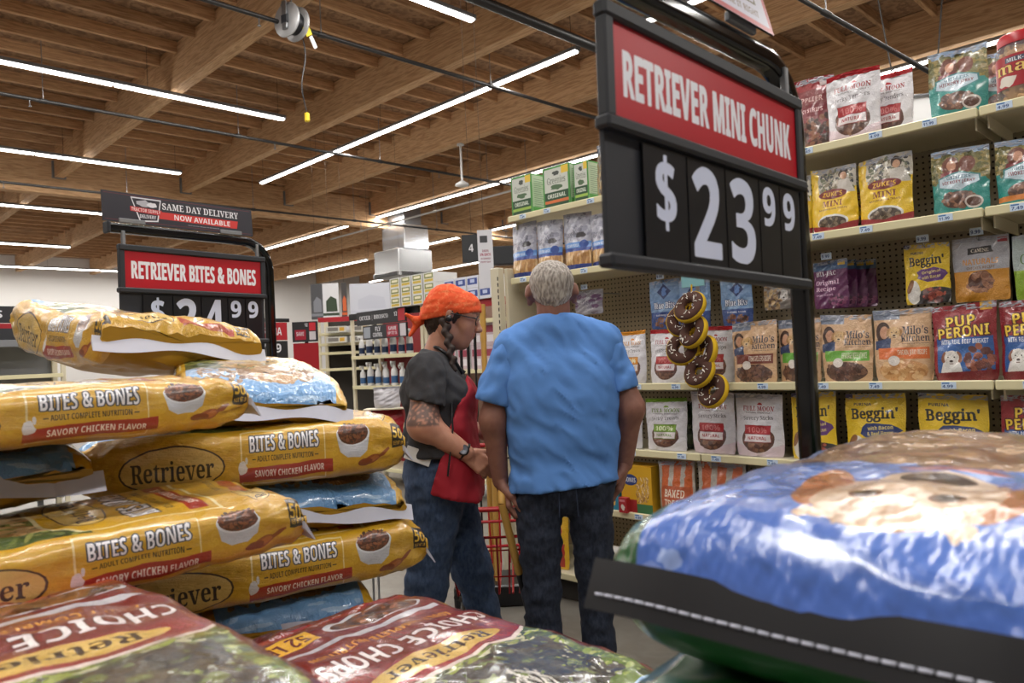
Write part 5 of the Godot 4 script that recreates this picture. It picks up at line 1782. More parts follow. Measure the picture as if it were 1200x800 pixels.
	j.cap(Vector3(0.088, 0.83, 0), Vector3(0.09, 0.5, -0.01), 0.088, 0.062)
	j.cap(Vector3(0.09, 0.5, -0.01), Vector3(0.1, 0.07, 0.0), 0.06, 0.062)
	j.cuts = [Plane(Vector3(0, 1, 0), 0.98), Plane(Vector3(0, -1, 0), -0.045)]
	part("jeans", body_mesh([[j, Vector3(-0.24, 0.0, -0.19), Vector3(0.24, 1.0, 0.19), 0.011]]), denim(c8(22, 30, 48)), o)
	for s in [[-0.105, 8.0], [0.1, -8.0]]:
		var w := Field.new()
		w.k = 0.03
		w.cap(Vector3(0, 0.05, 0.03), Vector3(0, 0.045, -0.1), 0.048, 0.044)
		w.cap(Vector3(0, 0.04, -0.1), Vector3(0, 0.036, -0.17), 0.042, 0.036)
		w.cuts = [Plane(Vector3(0, -1, 0), -0.004)]
		var sh := part("shoe", body_mesh([[w, Vector3(-0.08, -0.02, -0.23), Vector3(0.08, 0.12, 0.11), 0.01]]), M.dark, o, Vector3(s[0], 0, 0))
		sh.rotation.y = deg_to_rad(s[1])
	# back pockets' stitched edges
	for s in [-1, 1]:
		part("pocket_seam", tube_mesh([Vector3(s * 0.03, 0.885, 0.118), Vector3(s * 0.033, 0.79, 0.122)], 0.002, 5), mat(c8(40, 50, 72), 0.9), o)
	# the cane in the far-left hand
	var cn := thing("walking_cane", "light wooden walking cane held in the man's hand", "cane", Vector3(2.062, 0, -1.829), -44.9)
	var ca := Vector3(-0.234, 0.83, 0.03)
	var cb := Vector3(-0.085, 0.02, -0.2)
	part("shaft", tube_mesh([ca, ca.lerp(cb, 0.34)], 0.0145, 12), M.yellow_wood, cn)
	part("lower_shaft", tube_mesh([ca.lerp(cb, 0.34), cb], [0.0135, 0.012], 12), M.black, cn)
	var crook := []
	for i in 9:
		var a := PI * i / 8.0
		crook.append(ca + Vector3(0, 0.035 * sin(a), 0.035 * cos(a) - 0.035))
	part("crook", tube_mesh(crook, 0.0145, 12), M.yellow_wood, cn)
	part("rubber_tip", lathe_mesh([Vector2(0.001, 0.0), Vector2(0.019, 0.0), Vector2(0.015, 0.05), Vector2(0.001, 0.05)], 12), M.black, cn, Vector3(cb.x, 0.0, cb.z))

func denim(c: Color) -> StandardMaterial3D:
	var m := mat(Color.WHITE, 0.9)
	m.albedo_texture = noise_tex(int(c.r8) + 50, 0.05, [c.darkened(0.25), c, c.lightened(0.1), c], 4, 256)
	m.uv1_triplanar = true
	m.uv1_scale = Vector3(4, 2, 4)
	return m

func heather() -> StandardMaterial3D:
	var m := mat(Color.WHITE, 0.95)
	m.albedo_texture = noise_tex(71, 0.22, [c8(40, 40, 44), c8(58, 58, 62), c8(48, 48, 52), c8(76, 76, 80)], 3, 256)
	m.uv1_triplanar = true
	m.uv1_scale = Vector3.ONE * 3.0
	return m

func woman_tint(p: Vector3) -> Color:
	var c := Color(0.50, 0.255, 0.17).lerp(Color(0.42, 0.19, 0.13), 0.5 + 0.5 * crumple.get_noise_3dv(p * 30.0))
	# tattoo on the upper arm
	var d := Vector2(p.x + 0.082, p.y - 1.165)
	if p.z > 0.17 and absf(d.y) < 0.042 and absf(d.x) < 0.06:
		var n := crumple.get_noise_3dv(p * 70.0)
		if n > -0.22 or absf(d.y) > 0.036:
			c = c.lerp(Color(0.05, 0.05, 0.055), 0.75)
	# lips and brow
	var l := Basis(Vector3.BACK, 0.31) * (p - Vector3(0.035, 1.53, 0))
	if l.y > -0.072 and l.y < -0.046 and l.x > 0.085 and p.y > 1.4:
		c = c.lerp(Color(0.40, 0.11, 0.10), 0.5)
	if absf(l.y - 0.03) < 0.005 and l.x > 0.06 and absf(l.z) > 0.012 and p.y > 1.4:
		c = c.lerp(Color(0.06, 0.03, 0.02), 0.7)
	return c

func woman() -> void:
	var at := Vector3(1.935, 0, -2.308)
	var o := thing("person", "woman in orange bandana, grey T-shirt and red apron, looking down", "person", at, -44.9)
	var c := Vector3(0.035, 1.53, 0)
	var Q := Basis(Vector3.BACK, -0.31)   # the head bows
	var f := Field.new()
	f.k = 0.03
	f.cap(Vector3(-0.05, 1.36, 0), Vector3(-0.012, 1.47, 0), 0.058, 0.05)
	f.cap(Vector3(-0.06, 1.3, -0.13), Vector3(-0.06, 1.3, 0.14), 0.045, 0.045)
	f.cap(Vector3(-0.072, 1.29, 0.17), Vector3(-0.083, 1.12, 0.215), 0.052, 0.058)
	f.cap(Vector3(-0.083, 1.12, 0.215), Vector3(0.07, 1.005, 0.2), 0.056, 0.032)
	f.cap(Vector3(-0.05, 1.305, -0.17), Vector3(-0.02, 1.09, -0.21), 0.056, 0.048)
	f.cap(Vector3(-0.02, 1.09, -0.21), Vector3(0.16, 1.03, -0.16), 0.046, 0.028)
	f.cap(Vector3(-0.05, 1.25, 0), Vector3(-0.05, 1.05, 0), 0.07, 0.07)
	var h := Field.new()
	h.k = 0.022
	h.cap(c + Q * Vector3(-0.03, 0.015, 0), c + Q * Vector3(0.02, 0.02, 0), 0.082, 0.074)
	h.cap(c + Q * Vector3(0.045, 0.025, -0.02), c + Q * Vector3(0.045, 0.025, 0.02), 0.042, 0.042)
	h.cap(c + Q * Vector3(0.055, -0.03, -0.028), c + Q * Vector3(0.055, -0.03, 0.028), 0.034, 0.034)
	h.cap(c + Q * Vector3(0.058, -0.065, -0.012), c + Q * Vector3(0.058, -0.065, 0.012), 0.034, 0.034)
	h.cap(c + Q * Vector3(0.058, -0.1, -0.006), c + Q * Vector3(0.058, -0.1, 0.006), 0.02, 0.02)
	for s in [-1.0, 1.0]:
		h.cap(c + Q * Vector3(0.05, -0.095, s * 0.012), c + Q * Vector3(-0.02, -0.055, s * 0.05), 0.024, 0.026)
		h.cap(c + Q * Vector3(-0.02, 0.005, s * 0.074), c + Q * Vector3(-0.014, -0.035, s * 0.072), 0.014, 0.009)
	h.cap(c + Vector3(-0.03, -0.05, 0), c + Vector3(-0.06, -0.13, 0), 0.052, 0.052)
	var hn := Field.new()
	hn.k = 0.012
	hn.cap(c + Q * Vector3(0.084, 0.012, 0), c + Q * Vector3(0.112, -0.028, 0), 0.007, 0.0105)
	hn.cap(c + Q * Vector3(0.101, -0.032, -0.009), c + Q * Vector3(0.101, -0.032, 0.009), 0.0095, 0.0095)
	hn.cap(c + Q * Vector3(0.07, 0.02, 0), c + Q * Vector3(0.075, -0.03, 0), 0.014, 0.016)
	hn.cap(c + Q * Vector3(0.089, -0.052, -0.008), c + Q * Vector3(0.089, -0.052, 0.008), 0.0085, 0.0085)
	hn.cap(c + Q * Vector3(0.087, -0.066, -0.008), c + Q * Vector3(0.087, -0.066, 0.008), 0.0085, 0.0085)
	hn.cap(c + Q * Vector3(0.07, -0.1, 0), c + Q * Vector3(0.066, -0.1, 0), 0.014, 0.014)
	hn.cap(c + Q * Vector3(0.07, -0.06, 0), c + Q * Vector3(0.07, -0.09, 0), 0.018, 0.014)
	var hr := Field.new()
	hr.k = 0.008
	hand(hr, Vector3(0.07, 1.005, 0.2), Vector3(0.75, -0.6, -0.15), Vector3(-0.2, -0.3, -1), 1.0, 0.92, [0.35, 0.42, 0.5, 0.55])
	hr.cap(Vector3(0.04, 1.028, 0.203), Vector3(0.075, 1.0, 0.199), 0.03, 0.026)
	var hf := Field.new()
	hf.k = 0.008
	hand(hf, Vector3(0.16, 1.03, -0.16), Vector3(0.8, 0.1, 0.5), Vector3(0.1, -1, 0.2), -1.0, 0.92, [0.4, 0.45, 0.5, 0.5])
	var skin := mat(Color.WHITE, 0.5)
	skin.vertex_color_use_as_albedo = true
	part("body", body_mesh([[f, Vector3(-0.18, 0.94, -0.29), Vector3(0.21, 1.52, 0.3), 0.009], [h, c + Vector3(-0.17, -0.22, -0.11), c + Vector3(0.14, 0.13, 0.11), 0.0045], [hn, c + Vector3(0.0, -0.17, -0.04), c + Vector3(0.14, 0.03, 0.04), 0.003], [hr, Vector3(0.0, 0.88, 0.1), Vector3(0.24, 1.06, 0.27), 0.0042], [hf, Vector3(0.1, 0.94, -0.25), Vector3(0.36, 1.12, -0.02), 0.0042]], woman_tint), skin, o)
	# hair and braid
	var g := Field.new()
	g.k = 0.02
	g.cap(c + Q * Vector3(-0.032, 0.012, 0), c + Q * Vector3(0.012, 0.02, 0), 0.089, 0.078)
	g.cap(c + Q * Vector3(-0.06, -0.05, 0), c + Q * Vector3(-0.05, -0.07, 0), 0.05, 0.042)
	g.noise = crumple
	g.amp = 0.006
	g.nscale = Vector3(60, 60, 60)
	g.cuts = [Plane((Q * Vector3(1, -0.55, 0)).normalized(), (Q * Vector3(1, -0.55, 0)).normalized().dot(c + Q * Vector3(0.012, -0.03, 0)))]
	var br := Field.new()
	br.k = 0.006
	for i in 9:
		var t := i / 8.0
		var p := c + Vector3(-0.035 + 0.03 * t, -0.03 - 0.17 * t, 0.075 + 0.035 * t)
		var w := 0.016 - 0.005 * t
		br.cap(p + Vector3(0.008 if i % 2 else -0.008, 0.008, 0), p + Vector3(-0.004 if i % 2 else 0.004, -0.014, 0.002), w, w * 0.8)
	var hairm := mat(c8(46, 30, 24), 0.6)
	part("hair", body_mesh([[g, c + Vector3(-0.18, -0.16, -0.13), c + Vector3(0.12, 0.14, 0.13), 0.005]]), hairm, o)
	part("braid", body_mesh([[br, c + Vector3(-0.09, -0.26, 0.04), c + Vector3(0.06, 0.03, 0.15), 0.004]]), hairm, o)
	# bandana with its knot and tails
	var b := Field.new()
	b.k = 0.03
	b.noise = crumple
	b.amp = 0.005
	b.nscale = Vector3(14, 30, 14)
	b.cap(c + Q * Vector3(-0.038, 0.026, 0), c + Q * Vector3(0.022, 0.028, 0), 0.094, 0.08)
	b.cap(c + Q * Vector3(-0.06, -0.02, 0), c + Q * Vector3(-0.075, -0.03, 0), 0.07, 0.06)
	var pn := (Q * Vector3(0.42, -1, 0)).normalized()
	b.cuts = [Plane(pn, pn.dot(c + Q * Vector3(0.03, 0.012, 0)))]
	var band := mat(Color.WHITE, 0.85)
	band.albedo_texture = noise_tex(61, 0.045, [c8(196, 62, 24), c8(222, 84, 34), c8(212, 72, 28), c8(226, 130, 84), c8(204, 66, 26)], 3, 256, false, 4.0, FastNoiseLite.TYPE_CELLULAR)
	band.uv1_triplanar = true
	band.uv1_scale = Vector3.ONE * 5.0
	part("bandana", body_mesh([[b, c + Vector3(-0.2, -0.12, -0.13), c + Vector3(0.15, 0.17, 0.13), 0.005]]), band, o)
	var kn := Field.new()
	kn.k = 0.012
	kn.cap(c + Q * Vector3(-0.125, -0.05, 0), c + Q * Vector3(-0.14, -0.058, 0.01), 0.02, 0.018)
	kn.cap(c + Q * Vector3(-0.14, -0.06, 0.01), c + Q * Vector3(-0.185, -0.045, 0.03), 0.014, 0.007, Vector3(1, 1, 1.4))
	kn.cap(c + Q * Vector3(-0.135, -0.065, 0.0), c + Q * Vector3(-0.15, -0.12, 0.02), 0.014, 0.008)
	part("bandana_knot", body_mesh([[kn, c + Vector3(-0.24, -0.14, -0.05), c + Vector3(-0.08, 0.05, 0.08), 0.004]]), band, o)
	# glasses: two rims, bridge, temples
	var gl := st_new()
	for s in [-1.0, 1.0]:
		var rim := []
		for i in 17:
			var a := TAU * i / 16.0
			rim.append(c + Q * Vector3(0.094 - 0.012 * absf(cos(a)) * 0.3, 0.004 + 0.019 * sin(a), s * 0.033 + 0.026 * cos(a)))
		tube(gl, rim, 0.0022, 6)
		tube(gl, [c + Q * Vector3(0.088, 0.01, s * 0.06), c + Q * Vector3(0.06, 0.008, s * 0.074), c + Q * Vector3(-0.015, 0.004, s * 0.086), c + Q * Vector3(-0.035, -0.012, s * 0.084)], 0.0026, 6)
	tube(gl, [c + Q * Vector3(0.095, 0.008, -0.008), c + Q * Vector3(0.1, 0.012, 0), c + Q * Vector3(0.095, 0.008, 0.008)], 0.002, 6)
	part("glasses", done(gl), M.black, o)
	part("earpiece", lathe_mesh([Vector2(0.001, -0.013), Vector2(0.012, -0.01), Vector2(0.014, 0.0), Vector2(0.01, 0.012), Vector2(0.001, 0.014)], 10), M.black, o, c + Q * Vector3(-0.012, -0.018, 0.09))
	part("earring", tube_mesh([c + Q * Vector3(-0.012, -0.045, 0.084), c + Q * Vector3(-0.012, -0.075, 0.085)], 0.0022, 6), M.steel, o)
	# T-shirt
	var t := Field.new()
	t.k = 0.05
	t.noise = wrinkle
	t.amp = 0.005
	t.nscale = Vector3(10, 5, 10)
	t.folds = crumple
	t.fold_amp = 0.014
	t.fold_scale = Vector3(8, 10, 8)
	t.cap(Vector3(-0.06, 1.315, -0.12), Vector3(-0.065, 1.315, 0.13), 0.078, 0.078)
	t.cap(Vector3(-0.05, 1.38, -0.02), Vector3(-0.045, 1.38, 0.02), 0.055, 0.055)
	t.cap(Vector3(-0.06, 1.22, -0.09), Vector3(-0.06, 1.22, 0.09), 0.125, 0.125)
	t.cap(Vector3(0.018, 1.2, -0.075), Vector3(0.018, 1.2, 0.075), 0.082, 0.082)
	t.cap(Vector3(-0.045, 1.07, -0.08), Vector3(-0.045, 1.07, 0.08), 0.13, 0.13)
	t.cap(Vector3(-0.05, 0.98, -0.08), Vector3(-0.05, 0.98, 0.08), 0.138, 0.138)
	t.cuts = [Plane(Vector3(0, -1, 0), -0.99), Plane(Vector3(0.25, 1, 0).normalized(), Vector3(0.25, 1, 0).normalized().dot(Vector3(-0.05, 1.395, 0)))]
	var parts := [[t, Vector3(-0.24, 0.95, -0.27), Vector3(0.16, 1.46, 0.27), 0.009]]
	for s in [-1.0, 1.0]:
		var q := Field.new()
		q.k = 0.04
		q.noise = wrinkle
		q.amp = 0.012
		q.nscale = Vector3(15, 12, 15)
		var a := Vector3(-0.068, 1.315, s * 0.15)
		var e := Vector3(-0.07, 1.13, s * 0.215)
		q.cap(a, e, 0.078, 0.071)
		var n := Vector3(-0.25, -1, s * 0.1).normalized()
		q.cuts = [Plane(n, n.dot(Vector3(-0.07, 1.2, s * 0.2)))]
		parts.append([q, Vector3(-0.2, 1.08, minf(s * 0.05, s * 0.34)), Vector3(0.08, 1.43, maxf(s * 0.05, s * 0.34)), 0.009])
	part("t_shirt", body_mesh(parts), heather(), o)
	# jeans
	var j := Field.new()
	j.k = 0.05
	j.noise = wrinkle
	j.amp = 0.01
	j.nscale = Vector3(14, 18, 14)
	j.cap(Vector3(-0.055, 0.93, -0.07), Vector3(-0.055, 0.93, 0.07), 0.132, 0.132)
	j.cap(Vector3(-0.06, 0.84, 0.085), Vector3(-0.115, 0.5, 0.085), 0.115, 0.075)
	j.cap(Vector3(-0.115, 0.5, 0.085), Vector3(-0.18, 0.07, 0.085), 0.072, 0.06)
	j.cap(Vector3(-0.04, 0.84, -0.085), Vector3(0.05, 0.5, -0.09), 0.115, 0.075)
	j.cap(Vector3(0.05, 0.5, -0.09), Vector3(0.15, 0.07, -0.09), 0.072, 0.06)
	j.cuts = [Plane(Vector3(0, 1, 0), 1.02), Plane(Vector3(0, -1, 0), -0.045)]
	part("jeans", body_mesh([[j, Vector3(-0.28, 0.0, -0.26), Vector3(0.24, 1.04, 0.26), 0.011]]), denim(c8(44, 62, 92)), o)
	for s in [[-0.18, 0.085], [0.15, -0.09]]:
		var w := Field.new()
		w.k = 0.03
		w.cap(Vector3(-0.03, 0.05, 0), Vector3(0.1, 0.045, 0), 0.045, 0.04)
		w.cap(Vector3(0.1, 0.04, 0), Vector3(0.15, 0.036, 0), 0.04, 0.034)
		w.cuts = [Plane(Vector3(0, -1, 0), -0.004)]
		part("shoe", body_mesh([[w, Vector3(-0.1, -0.02, -0.08), Vector3(0.21, 0.12, 0.08), 0.01]]), M.dark, o, Vector3(s[0], 0, s[1]))
	# red apron over the front
	var ap := Field.new()
	ap.k = 0.05
	ap.noise = wrinkle
	ap.amp = 0.008
	ap.nscale = Vector3(12, 9, 12)
	ap.cap(Vector3(-0.05, 1.24, -0.08), Vector3(-0.05, 1.24, 0.08), 0.128, 0.128)
	ap.cap(Vector3(0.022, 1.2, -0.07), Vector3(0.022, 1.2, 0.07), 0.088, 0.088)
	ap.cap(Vector3(-0.035, 1.07, -0.085), Vector3(-0.035, 1.07, 0.085), 0.138, 0.138)
	ap.cap(Vector3(-0.03, 0.93, -0.09), Vector3(-0.03, 0.93, 0.09), 0.146, 0.146)
	ap.cap(Vector3(-0.02, 0.8, -0.1), Vector3(-0.02, 0.8, 0.1), 0.14, 0.14)
	var pb := Vector3(-0.946, 0.324, 0).normalized()
	var pt := Vector3(-0.25, 1, 0).normalized()
	ap.cuts = [Plane(pb, pb.dot(Vector3(0.062, 1.25, 0))), Plane(pt, pt.dot(Vector3(0.05, 1.3, 0))), Plane(Vector3(-0.3, -1, 0).normalized(), Vector3(-0.3, -1, 0).normalized().dot(Vector3(0.02, 0.835, 0))), Plane(Vector3(0, 0.85, 1).normalized(), Vector3(0, 0.85, 1).normalized().dot(Vector3(0, 1.2, 0.16)))]
	part("apron", body_mesh([[ap, Vector3(-0.12, 0.76, -0.28), Vector3(0.18, 1.36, 0.28), 0.009]]), mat(c8(150, 16, 36), 0.8), o)
	part("apron_strap", tube_mesh([Vector3(0.06, 1.3, 0.07), Vector3(0.03, 1.36, 0.085), Vector3(-0.03, 1.405, 0.07), Vector3(-0.085, 1.42, 0.0), Vector3(-0.05, 1.4, -0.07), Vector3(0.06, 1.3, -0.08)], 0.007, 8), M.black, o)
	part("apron_string", tube_mesh([Vector3(0.0, 1.03, 0.222), Vector3(-0.06, 1.045, 0.23), Vector3(-0.15, 1.05, 0.16), Vector3(-0.185, 1.05, 0.05)], 0.005, 6), M.black, o)
	part("apron_string", tube_mesh([Vector3(0.02, 1.24, 0.165), Vector3(0.025, 1.1, 0.225), Vector3(0.0, 0.93, 0.24)], 0.004, 6), M.black, o)
	# watch
	var w := part("watch", lathe_mesh([Vector2(0.001, -0.006), Vector2(0.02, -0.006), Vector2(0.021, 0.003), Vector2(0.017, 0.006), Vector2(0.001, 0.006)], 20), M.black, o, Vector3(0.062, 1.022, 0.229))
	w.rotation = Vector3(PI / 2 - 0.3, 0, 0)
	var ws := []
	for i in 13:
		var a := TAU * i / 12.0
		var ax := Vector3(0.78, -0.62, -0.1).normalized()
		var u := ax.cross(Vector3.UP).normalized()
		ws.append(Vector3(0.062, 1.012, 0.2) + (u * cos(a) + u.cross(ax) * sin(a)) * 0.031)
	part("watch_strap", tube_mesh(ws, 0.006, 6), M.black, o)
	part("face_of_watch", lathe_mesh([Vector2(0.001, 0.0065), Vector2(0.015, 0.0068)], 20), mat(c8(70, 76, 90), 0.15), o, Vector3(0.062, 1.022, 0.229)).rotation = w.rotation
	var pg := part("paper_slip", box_mesh(Vector3(0.1, 0.05, 0.002), 0.0005), M.white, o, Vector3(-0.11, 1.005, 0.2))
	pg.rotation.z = deg_to_rad(-22)

# ---------------------------------------------------------------- the store beyond
func text_board(w: int, h: int, bg: Color, lines: Array) -> StandardMaterial3D:
	# lines: [text, x, y, w, h, colour, font]; colour blocks: ["", x, y, w, h, colour]
	var p := canvas(w, h, bg)
	for l in lines:
		if l[0] == "":
			p.rect(l[1], l[2], l[3], l[4], l[5])
		else:
			p.text(l[0], l[1], l[2], l[3], l[4], l[5], l[6] if l.size() > 6 else 0)
	return tmat(p.img, 0.5)

func shelf_unit(label: String, at: Vector3, turn: float, w: float, d: float, levels: Array, h: float, back: Material, top: Material) -> Node3D:
	# stands at its base; front faces local +z
	var o := thing("shelf_unit", label, "shelving", at, turn)
	part("back_panel", box_mesh(Vector3(w, h - 0.1, 0.02), 0.0, Vector3(0, (h + 0.1) / 2, -d)), back, o)
	for s in [-1, 1]:
		part("upright", box_mesh(Vector3(0.05, h, 0.05), 0.004, Vector3(s * w / 2, h / 2, -d + 0.04)), M.cream, o)
		part("front_post", box_mesh(Vector3(0.045, h * 0.97, 0.03), 0.004, Vector3(s * w / 2, h * 0.485, -0.03)), M.cream, o)
	for y in levels:
		var s := part("shelf", box_mesh(Vector3(w - 0.02, 0.03, d), 0.003, Vector3(0, y - 0.015, -d / 2)), M.cream, o)
		part("price_rail", box_mesh(Vector3(w - 0.02, 0.04, 0.012), 0.003, Vector3(0, y - 0.018, 0.004)), M.cream_rail, s)
	part("top_band", box_mesh(Vector3(w, 0.07, 0.03), 0.004, Vector3(0, h - 0.03, 0.0)), top, o)
	return o

func spray_bottle(label: String, at: Vector3, turn: float, h: float, kind: int) -> void:
	if not M.has("bottle_mesh"):
		M.bottle_mesh = lathe_mesh([Vector2(0.001, 0), Vector2(0.036, 0.0), Vector2(0.039, 0.01), Vector2(0.039, 0.15), Vector2(0.034, 0.18), Vector2(0.018, 0.205), Vector2(0.016, 0.225), Vector2(0.001, 0.225)], 14)
		M.bottle_label = [lathe_mesh([Vector2(0.0396, 0.03), Vector2(0.0396, 0.11)], 14), mat(c8(34, 52, 84), 0.4), mat(c8(60, 96, 140), 0.4)]
		var st := st_new()
		box(st, Vector3(0, 0.242, 0), Vector3(0.028, 0.034, 0.028), 0.004)
		box(st, Vector3(0, 0.262, 0.02), Vector3(0.024, 0.026, 0.075), 0.005)
		box(st, Vector3(0, 0.235, 0.045), Vector3(0.01, 0.04, 0.008), 0.002, Basis(Vector3.RIGHT, 0.5))
		M.bottle_head = done(st)
	var o := thing("spray_bottle", label, "bottle", at, turn, "white spray bottles on the far shelves")
	part("bottle_body", M.bottle_mesh, M.white, o)
	part("label_band", M.bottle_label[0], M.bottle_label[1 + kind], o)
	part("trigger_head", M.bottle_head, M.white, o)
	o.scale = Vector3.ONE * h / 0.28

func carton(called: String, label: String, at: Vector3, turn: float, s: Vector3, m: Material, side: Material, group := "") -> void:
	var o := thing(called, label, "box", at, turn, group)
	part("carton", slab(s.x, s.y, s.z, m, side), null, o, Vector3(0, s.y / 2, 0))
	part("lid_seam", box_mesh(Vector3(s.x * 0.98, 0.002, 0.012), 0.0, Vector3(0, s.y + 0.001, 0)), M.tape, o)

func beyond() -> void:
	# gondola with spray bottles facing the aisle at x 4.8
	var red: Material = M.red
	var u := shelf_unit("far red-backed shelving stocked with white spray bottles", Vector3(4.8, 0, -6.8), -90, 1.3, 0.45, [0.2, 0.65, 1.1, 1.44], 1.92, mat(c8(140, 26, 34), 0.6), M.black)
	var k := 0
	for row in [[1.44, 12, 0.25], [1.1, 11, 0.25]]:
		for i in row[1]:
			spray_bottle("white spray bottle, %s from the woman's back on the %s row" % [["first", "second", "third", "fourth", "fifth", "sixth", "seventh", "eighth", "ninth", "tenth", "eleventh", "twelfth"][row[1] - 1 - i], "upper" if row[0] > 1.2 else "lower"], Vector3(4.86 + 0.05 * (i % 2), row[0], -7.32 + i * 0.076), -90 + rng.randf_range(-25, 25), row[2] + 0.02 * (i % 3 - 1), 0 if row[0] > 1.2 else 1)
	var w := c8(220, 220, 226)
	var g := thing("header_sign", "black slanted header sign above the spray bottles", "sign", Vector3(4.76, 1.9, -6.75), -90)
	part("upper_panel", slab(0.9, 0.15, 0.02, text_board(512, 90, c8(36, 36, 40), [["OUTER | BRONCO", 0.06, 0.3, 0.6, 0.4, w, 2], ["12", 0.78, 0.25, 0.06, 0.3, w], ["", 0.86, 0.06, 0.13, 0.88, c8(170, 30, 44)]]), M.black), null, g, Vector3(0, -0.05, 0.02))
	part("lower_panel", slab(0.8, 0.15, 0.02, text_board(512, 90, c8(40, 40, 46), [["FLY", 0.3, 0.12, 0.12, 0.34, w], ["CONTROL", 0.24, 0.55, 0.22, 0.3, w], ["", 0.02, 0.1, 0.16, 0.8, c8(150, 156, 166)], ["", 0.56, 0.08, 0.26, 0.84, c8(150, 26, 50)], ["SAVE", 0.6, 0.2, 0.18, 0.26, w], ["UP TO 15", 0.59, 0.55, 0.2, 0.22, w], ["", 0.86, 0.06, 0.13, 0.88, c8(196, 190, 196)]]), M.black), null, g, Vector3(0.06, -0.21, 0.02))
	# shelving to the right of the bottles, partly behind the woman
	shelf_unit("cream shelving behind the woman's bandana", Vector3(4.8, 0, -5.33), -90, 1.5, 0.45, [0.2, 0.7, 1.25, 1.72], 1.9, mat(c8(150, 120, 110), 0.7), red)
	# white cartons of tins on top
	var lab := text_board(128, 128, c8(214, 214, 212), [["", 0.1, 0.1, 0.8, 0.5, c8(120, 126, 60)], ["", 0.2, 0.2, 0.6, 0.25, c8(226, 220, 190)], ["", 0.1, 0.66, 0.8, 0.26, c8(200, 170, 60)]])
	for i in 4:
		for j in 3:
			carton("stacked_carton", "white carton with olive label, %s of its stack, column %s beside the bandana" % [["lowest", "middle", "topmost"][j], ["first", "second", "third", "fourth"][i]], Vector3(4.85, 1.927 + j * 0.102, -6.42 + i * 0.19), -90, Vector3(0.17, 0.1, 0.3), lab, M.white, "white cartons above the far shelving")
	var blu := text_board(128, 96, c8(206, 208, 222), [["", 0.06, 0.2, 0.88, 0.55, c8(52, 70, 140)], ["", 0.3, 0.3, 0.4, 0.3, c8(180, 190, 220)]])
	for i in 4:
		for j in 2:
			carton("blue_label_carton", "white carton with blue label, %s row, %s from the shelf end panel" % [["lower", "upper"][j], ["fourth", "third", "second", "nearest"][i]], Vector3(4.85, 1.907 + j * 0.115, -5.6 + i * 0.17), -90, Vector3(0.155, 0.112, 0.2), blu, M.white, "blue label cartons above the far shelving")
	var pk := text_board(96, 128, c8(190, 170, 178), [["", 0.1, 0.15, 0.8, 0.3, c8(150, 60, 80)], ["", 0.2, 0.55, 0.6, 0.3, c8(220, 214, 220)]])
	for i in 6:
		for lv in [1.25, 1.473]:
			carton("pink_label_carton", "pale carton with pink label, %s behind the woman's face, %s tier" % [["first", "second", "third", "fourth", "fifth", "sixth"][i], "lower" if lv < 1.3 else "upper"], Vector3(4.95, lv, -5.95 + i * 0.2), -90, Vector3(0.17, 0.22, 0.2), pk, M.white, "pink label cartons behind the woman")
	# cream unit with flat packages, farther off
	shelf_unit("cream shelving with a red top band and flat packages", Vector3(6.1, 0, -9.5), -45, 0.9, 0.5, [0.3, 1.3, 1.54, 1.67, 1.82], 2.05, M.dark, red)
	var flat := text_board(128, 64, c8(196, 194, 186), [["", 0.1, 0.2, 0.5, 0.6, c8(120, 116, 110)], ["", 0.66, 0.2, 0.24, 0.6, c8(206, 160, 50)]])
	for i in 4:
		carton("flat_package", "flat pale package, %s on the cream shelving" % ["lower first", "lower second", "upper first", "upper second"][i], Vector3(5.99 + 0.24 * (i % 2), [1.67, 1.82][i / 2], -9.61 + 0.24 * (i % 2)), -45, Vector3(0.3, 0.09, 0.3), flat, M.white, "flat packages on the cream shelving")
	for i in 3:
		carton("roll_package", "long white package stacked on the cream shelving top, %s" % ["lowest", "middle", "topmost"][i], Vector3(6.98, 1.98 + i * 0.1, -9.12), -45, Vector3(0.62 - 0.06 * i, 0.095, 0.3), flat, M.white, "long packages on top")
	shelf_unit("plain cream shelving under the long white packages", Vector3(6.9, 0, -9.0), -45, 0.75, 0.4, [0.3, 0.9, 1.5, 1.95], 1.97, M.dark, M.cream)
	# tall posters hung on the far cross-aisle frames
	var poster := [["tall dark poster with a machine, nearest the white wall", 7.32, -12.44, 0.22, 0.66, c8(66, 66, 70), c8(120, 122, 130)], ["white poster with a dark machine on grass", 7.5, -12.25, 0.3, 0.66, c8(206, 206, 210), c8(44, 60, 40)], ["narrow dark poster with an orange foot", 7.68, -12.08, 0.1, 0.66, c8(60, 56, 56), c8(196, 90, 40)], ["wide pale grey board between the posters", 8.02, -11.74, 0.75, 0.6, c8(186, 188, 198), c8(178, 180, 192)], ["dark product poster beside the white cartons", 8.42, -11.32, 0.36, 0.5, c8(56, 52, 56), c8(150, 140, 140)]]
	for p in poster:
		var o := thing("hanging_poster", p[0], "poster", Vector3(p[1], 2.54, p[2]), -45, "posters over the far aisles")
		var c := canvas(96, 160, p[5])
		c.poly([[0.2, 0.8], [0.2, 0.5], [0.5, 0.36], [0.85, 0.45], [0.9, 0.8]], p[6])
		c.rect(0.0, 0.84, 1, 0.08, p[6])
		part("sheet", slab(p[3], p[4], 0.01, tmat(c.img, 0.5), M.black), null, o)
		part("hanger", tube_mesh([Vector3(0, p[4] / 2, 0), Vector3(0, 3.3, 0)], 0.002, 5), M.dark, o)
	# tools band on the far wall side
	var o := thing("department_sign", "black department sign band with a red stripe, cut by picture edge", "sign", Vector3(1.3, 2.02, -9.0), 0)
	part("black_band", slab(1.6, 0.17, 0.03, text_board(640, 80, c8(34, 34, 38), [["TOOLS", 0.58, 0.25, 0.24, 0.45, w]]), M.black), null, o, Vector3(-0.1, 0, 0))
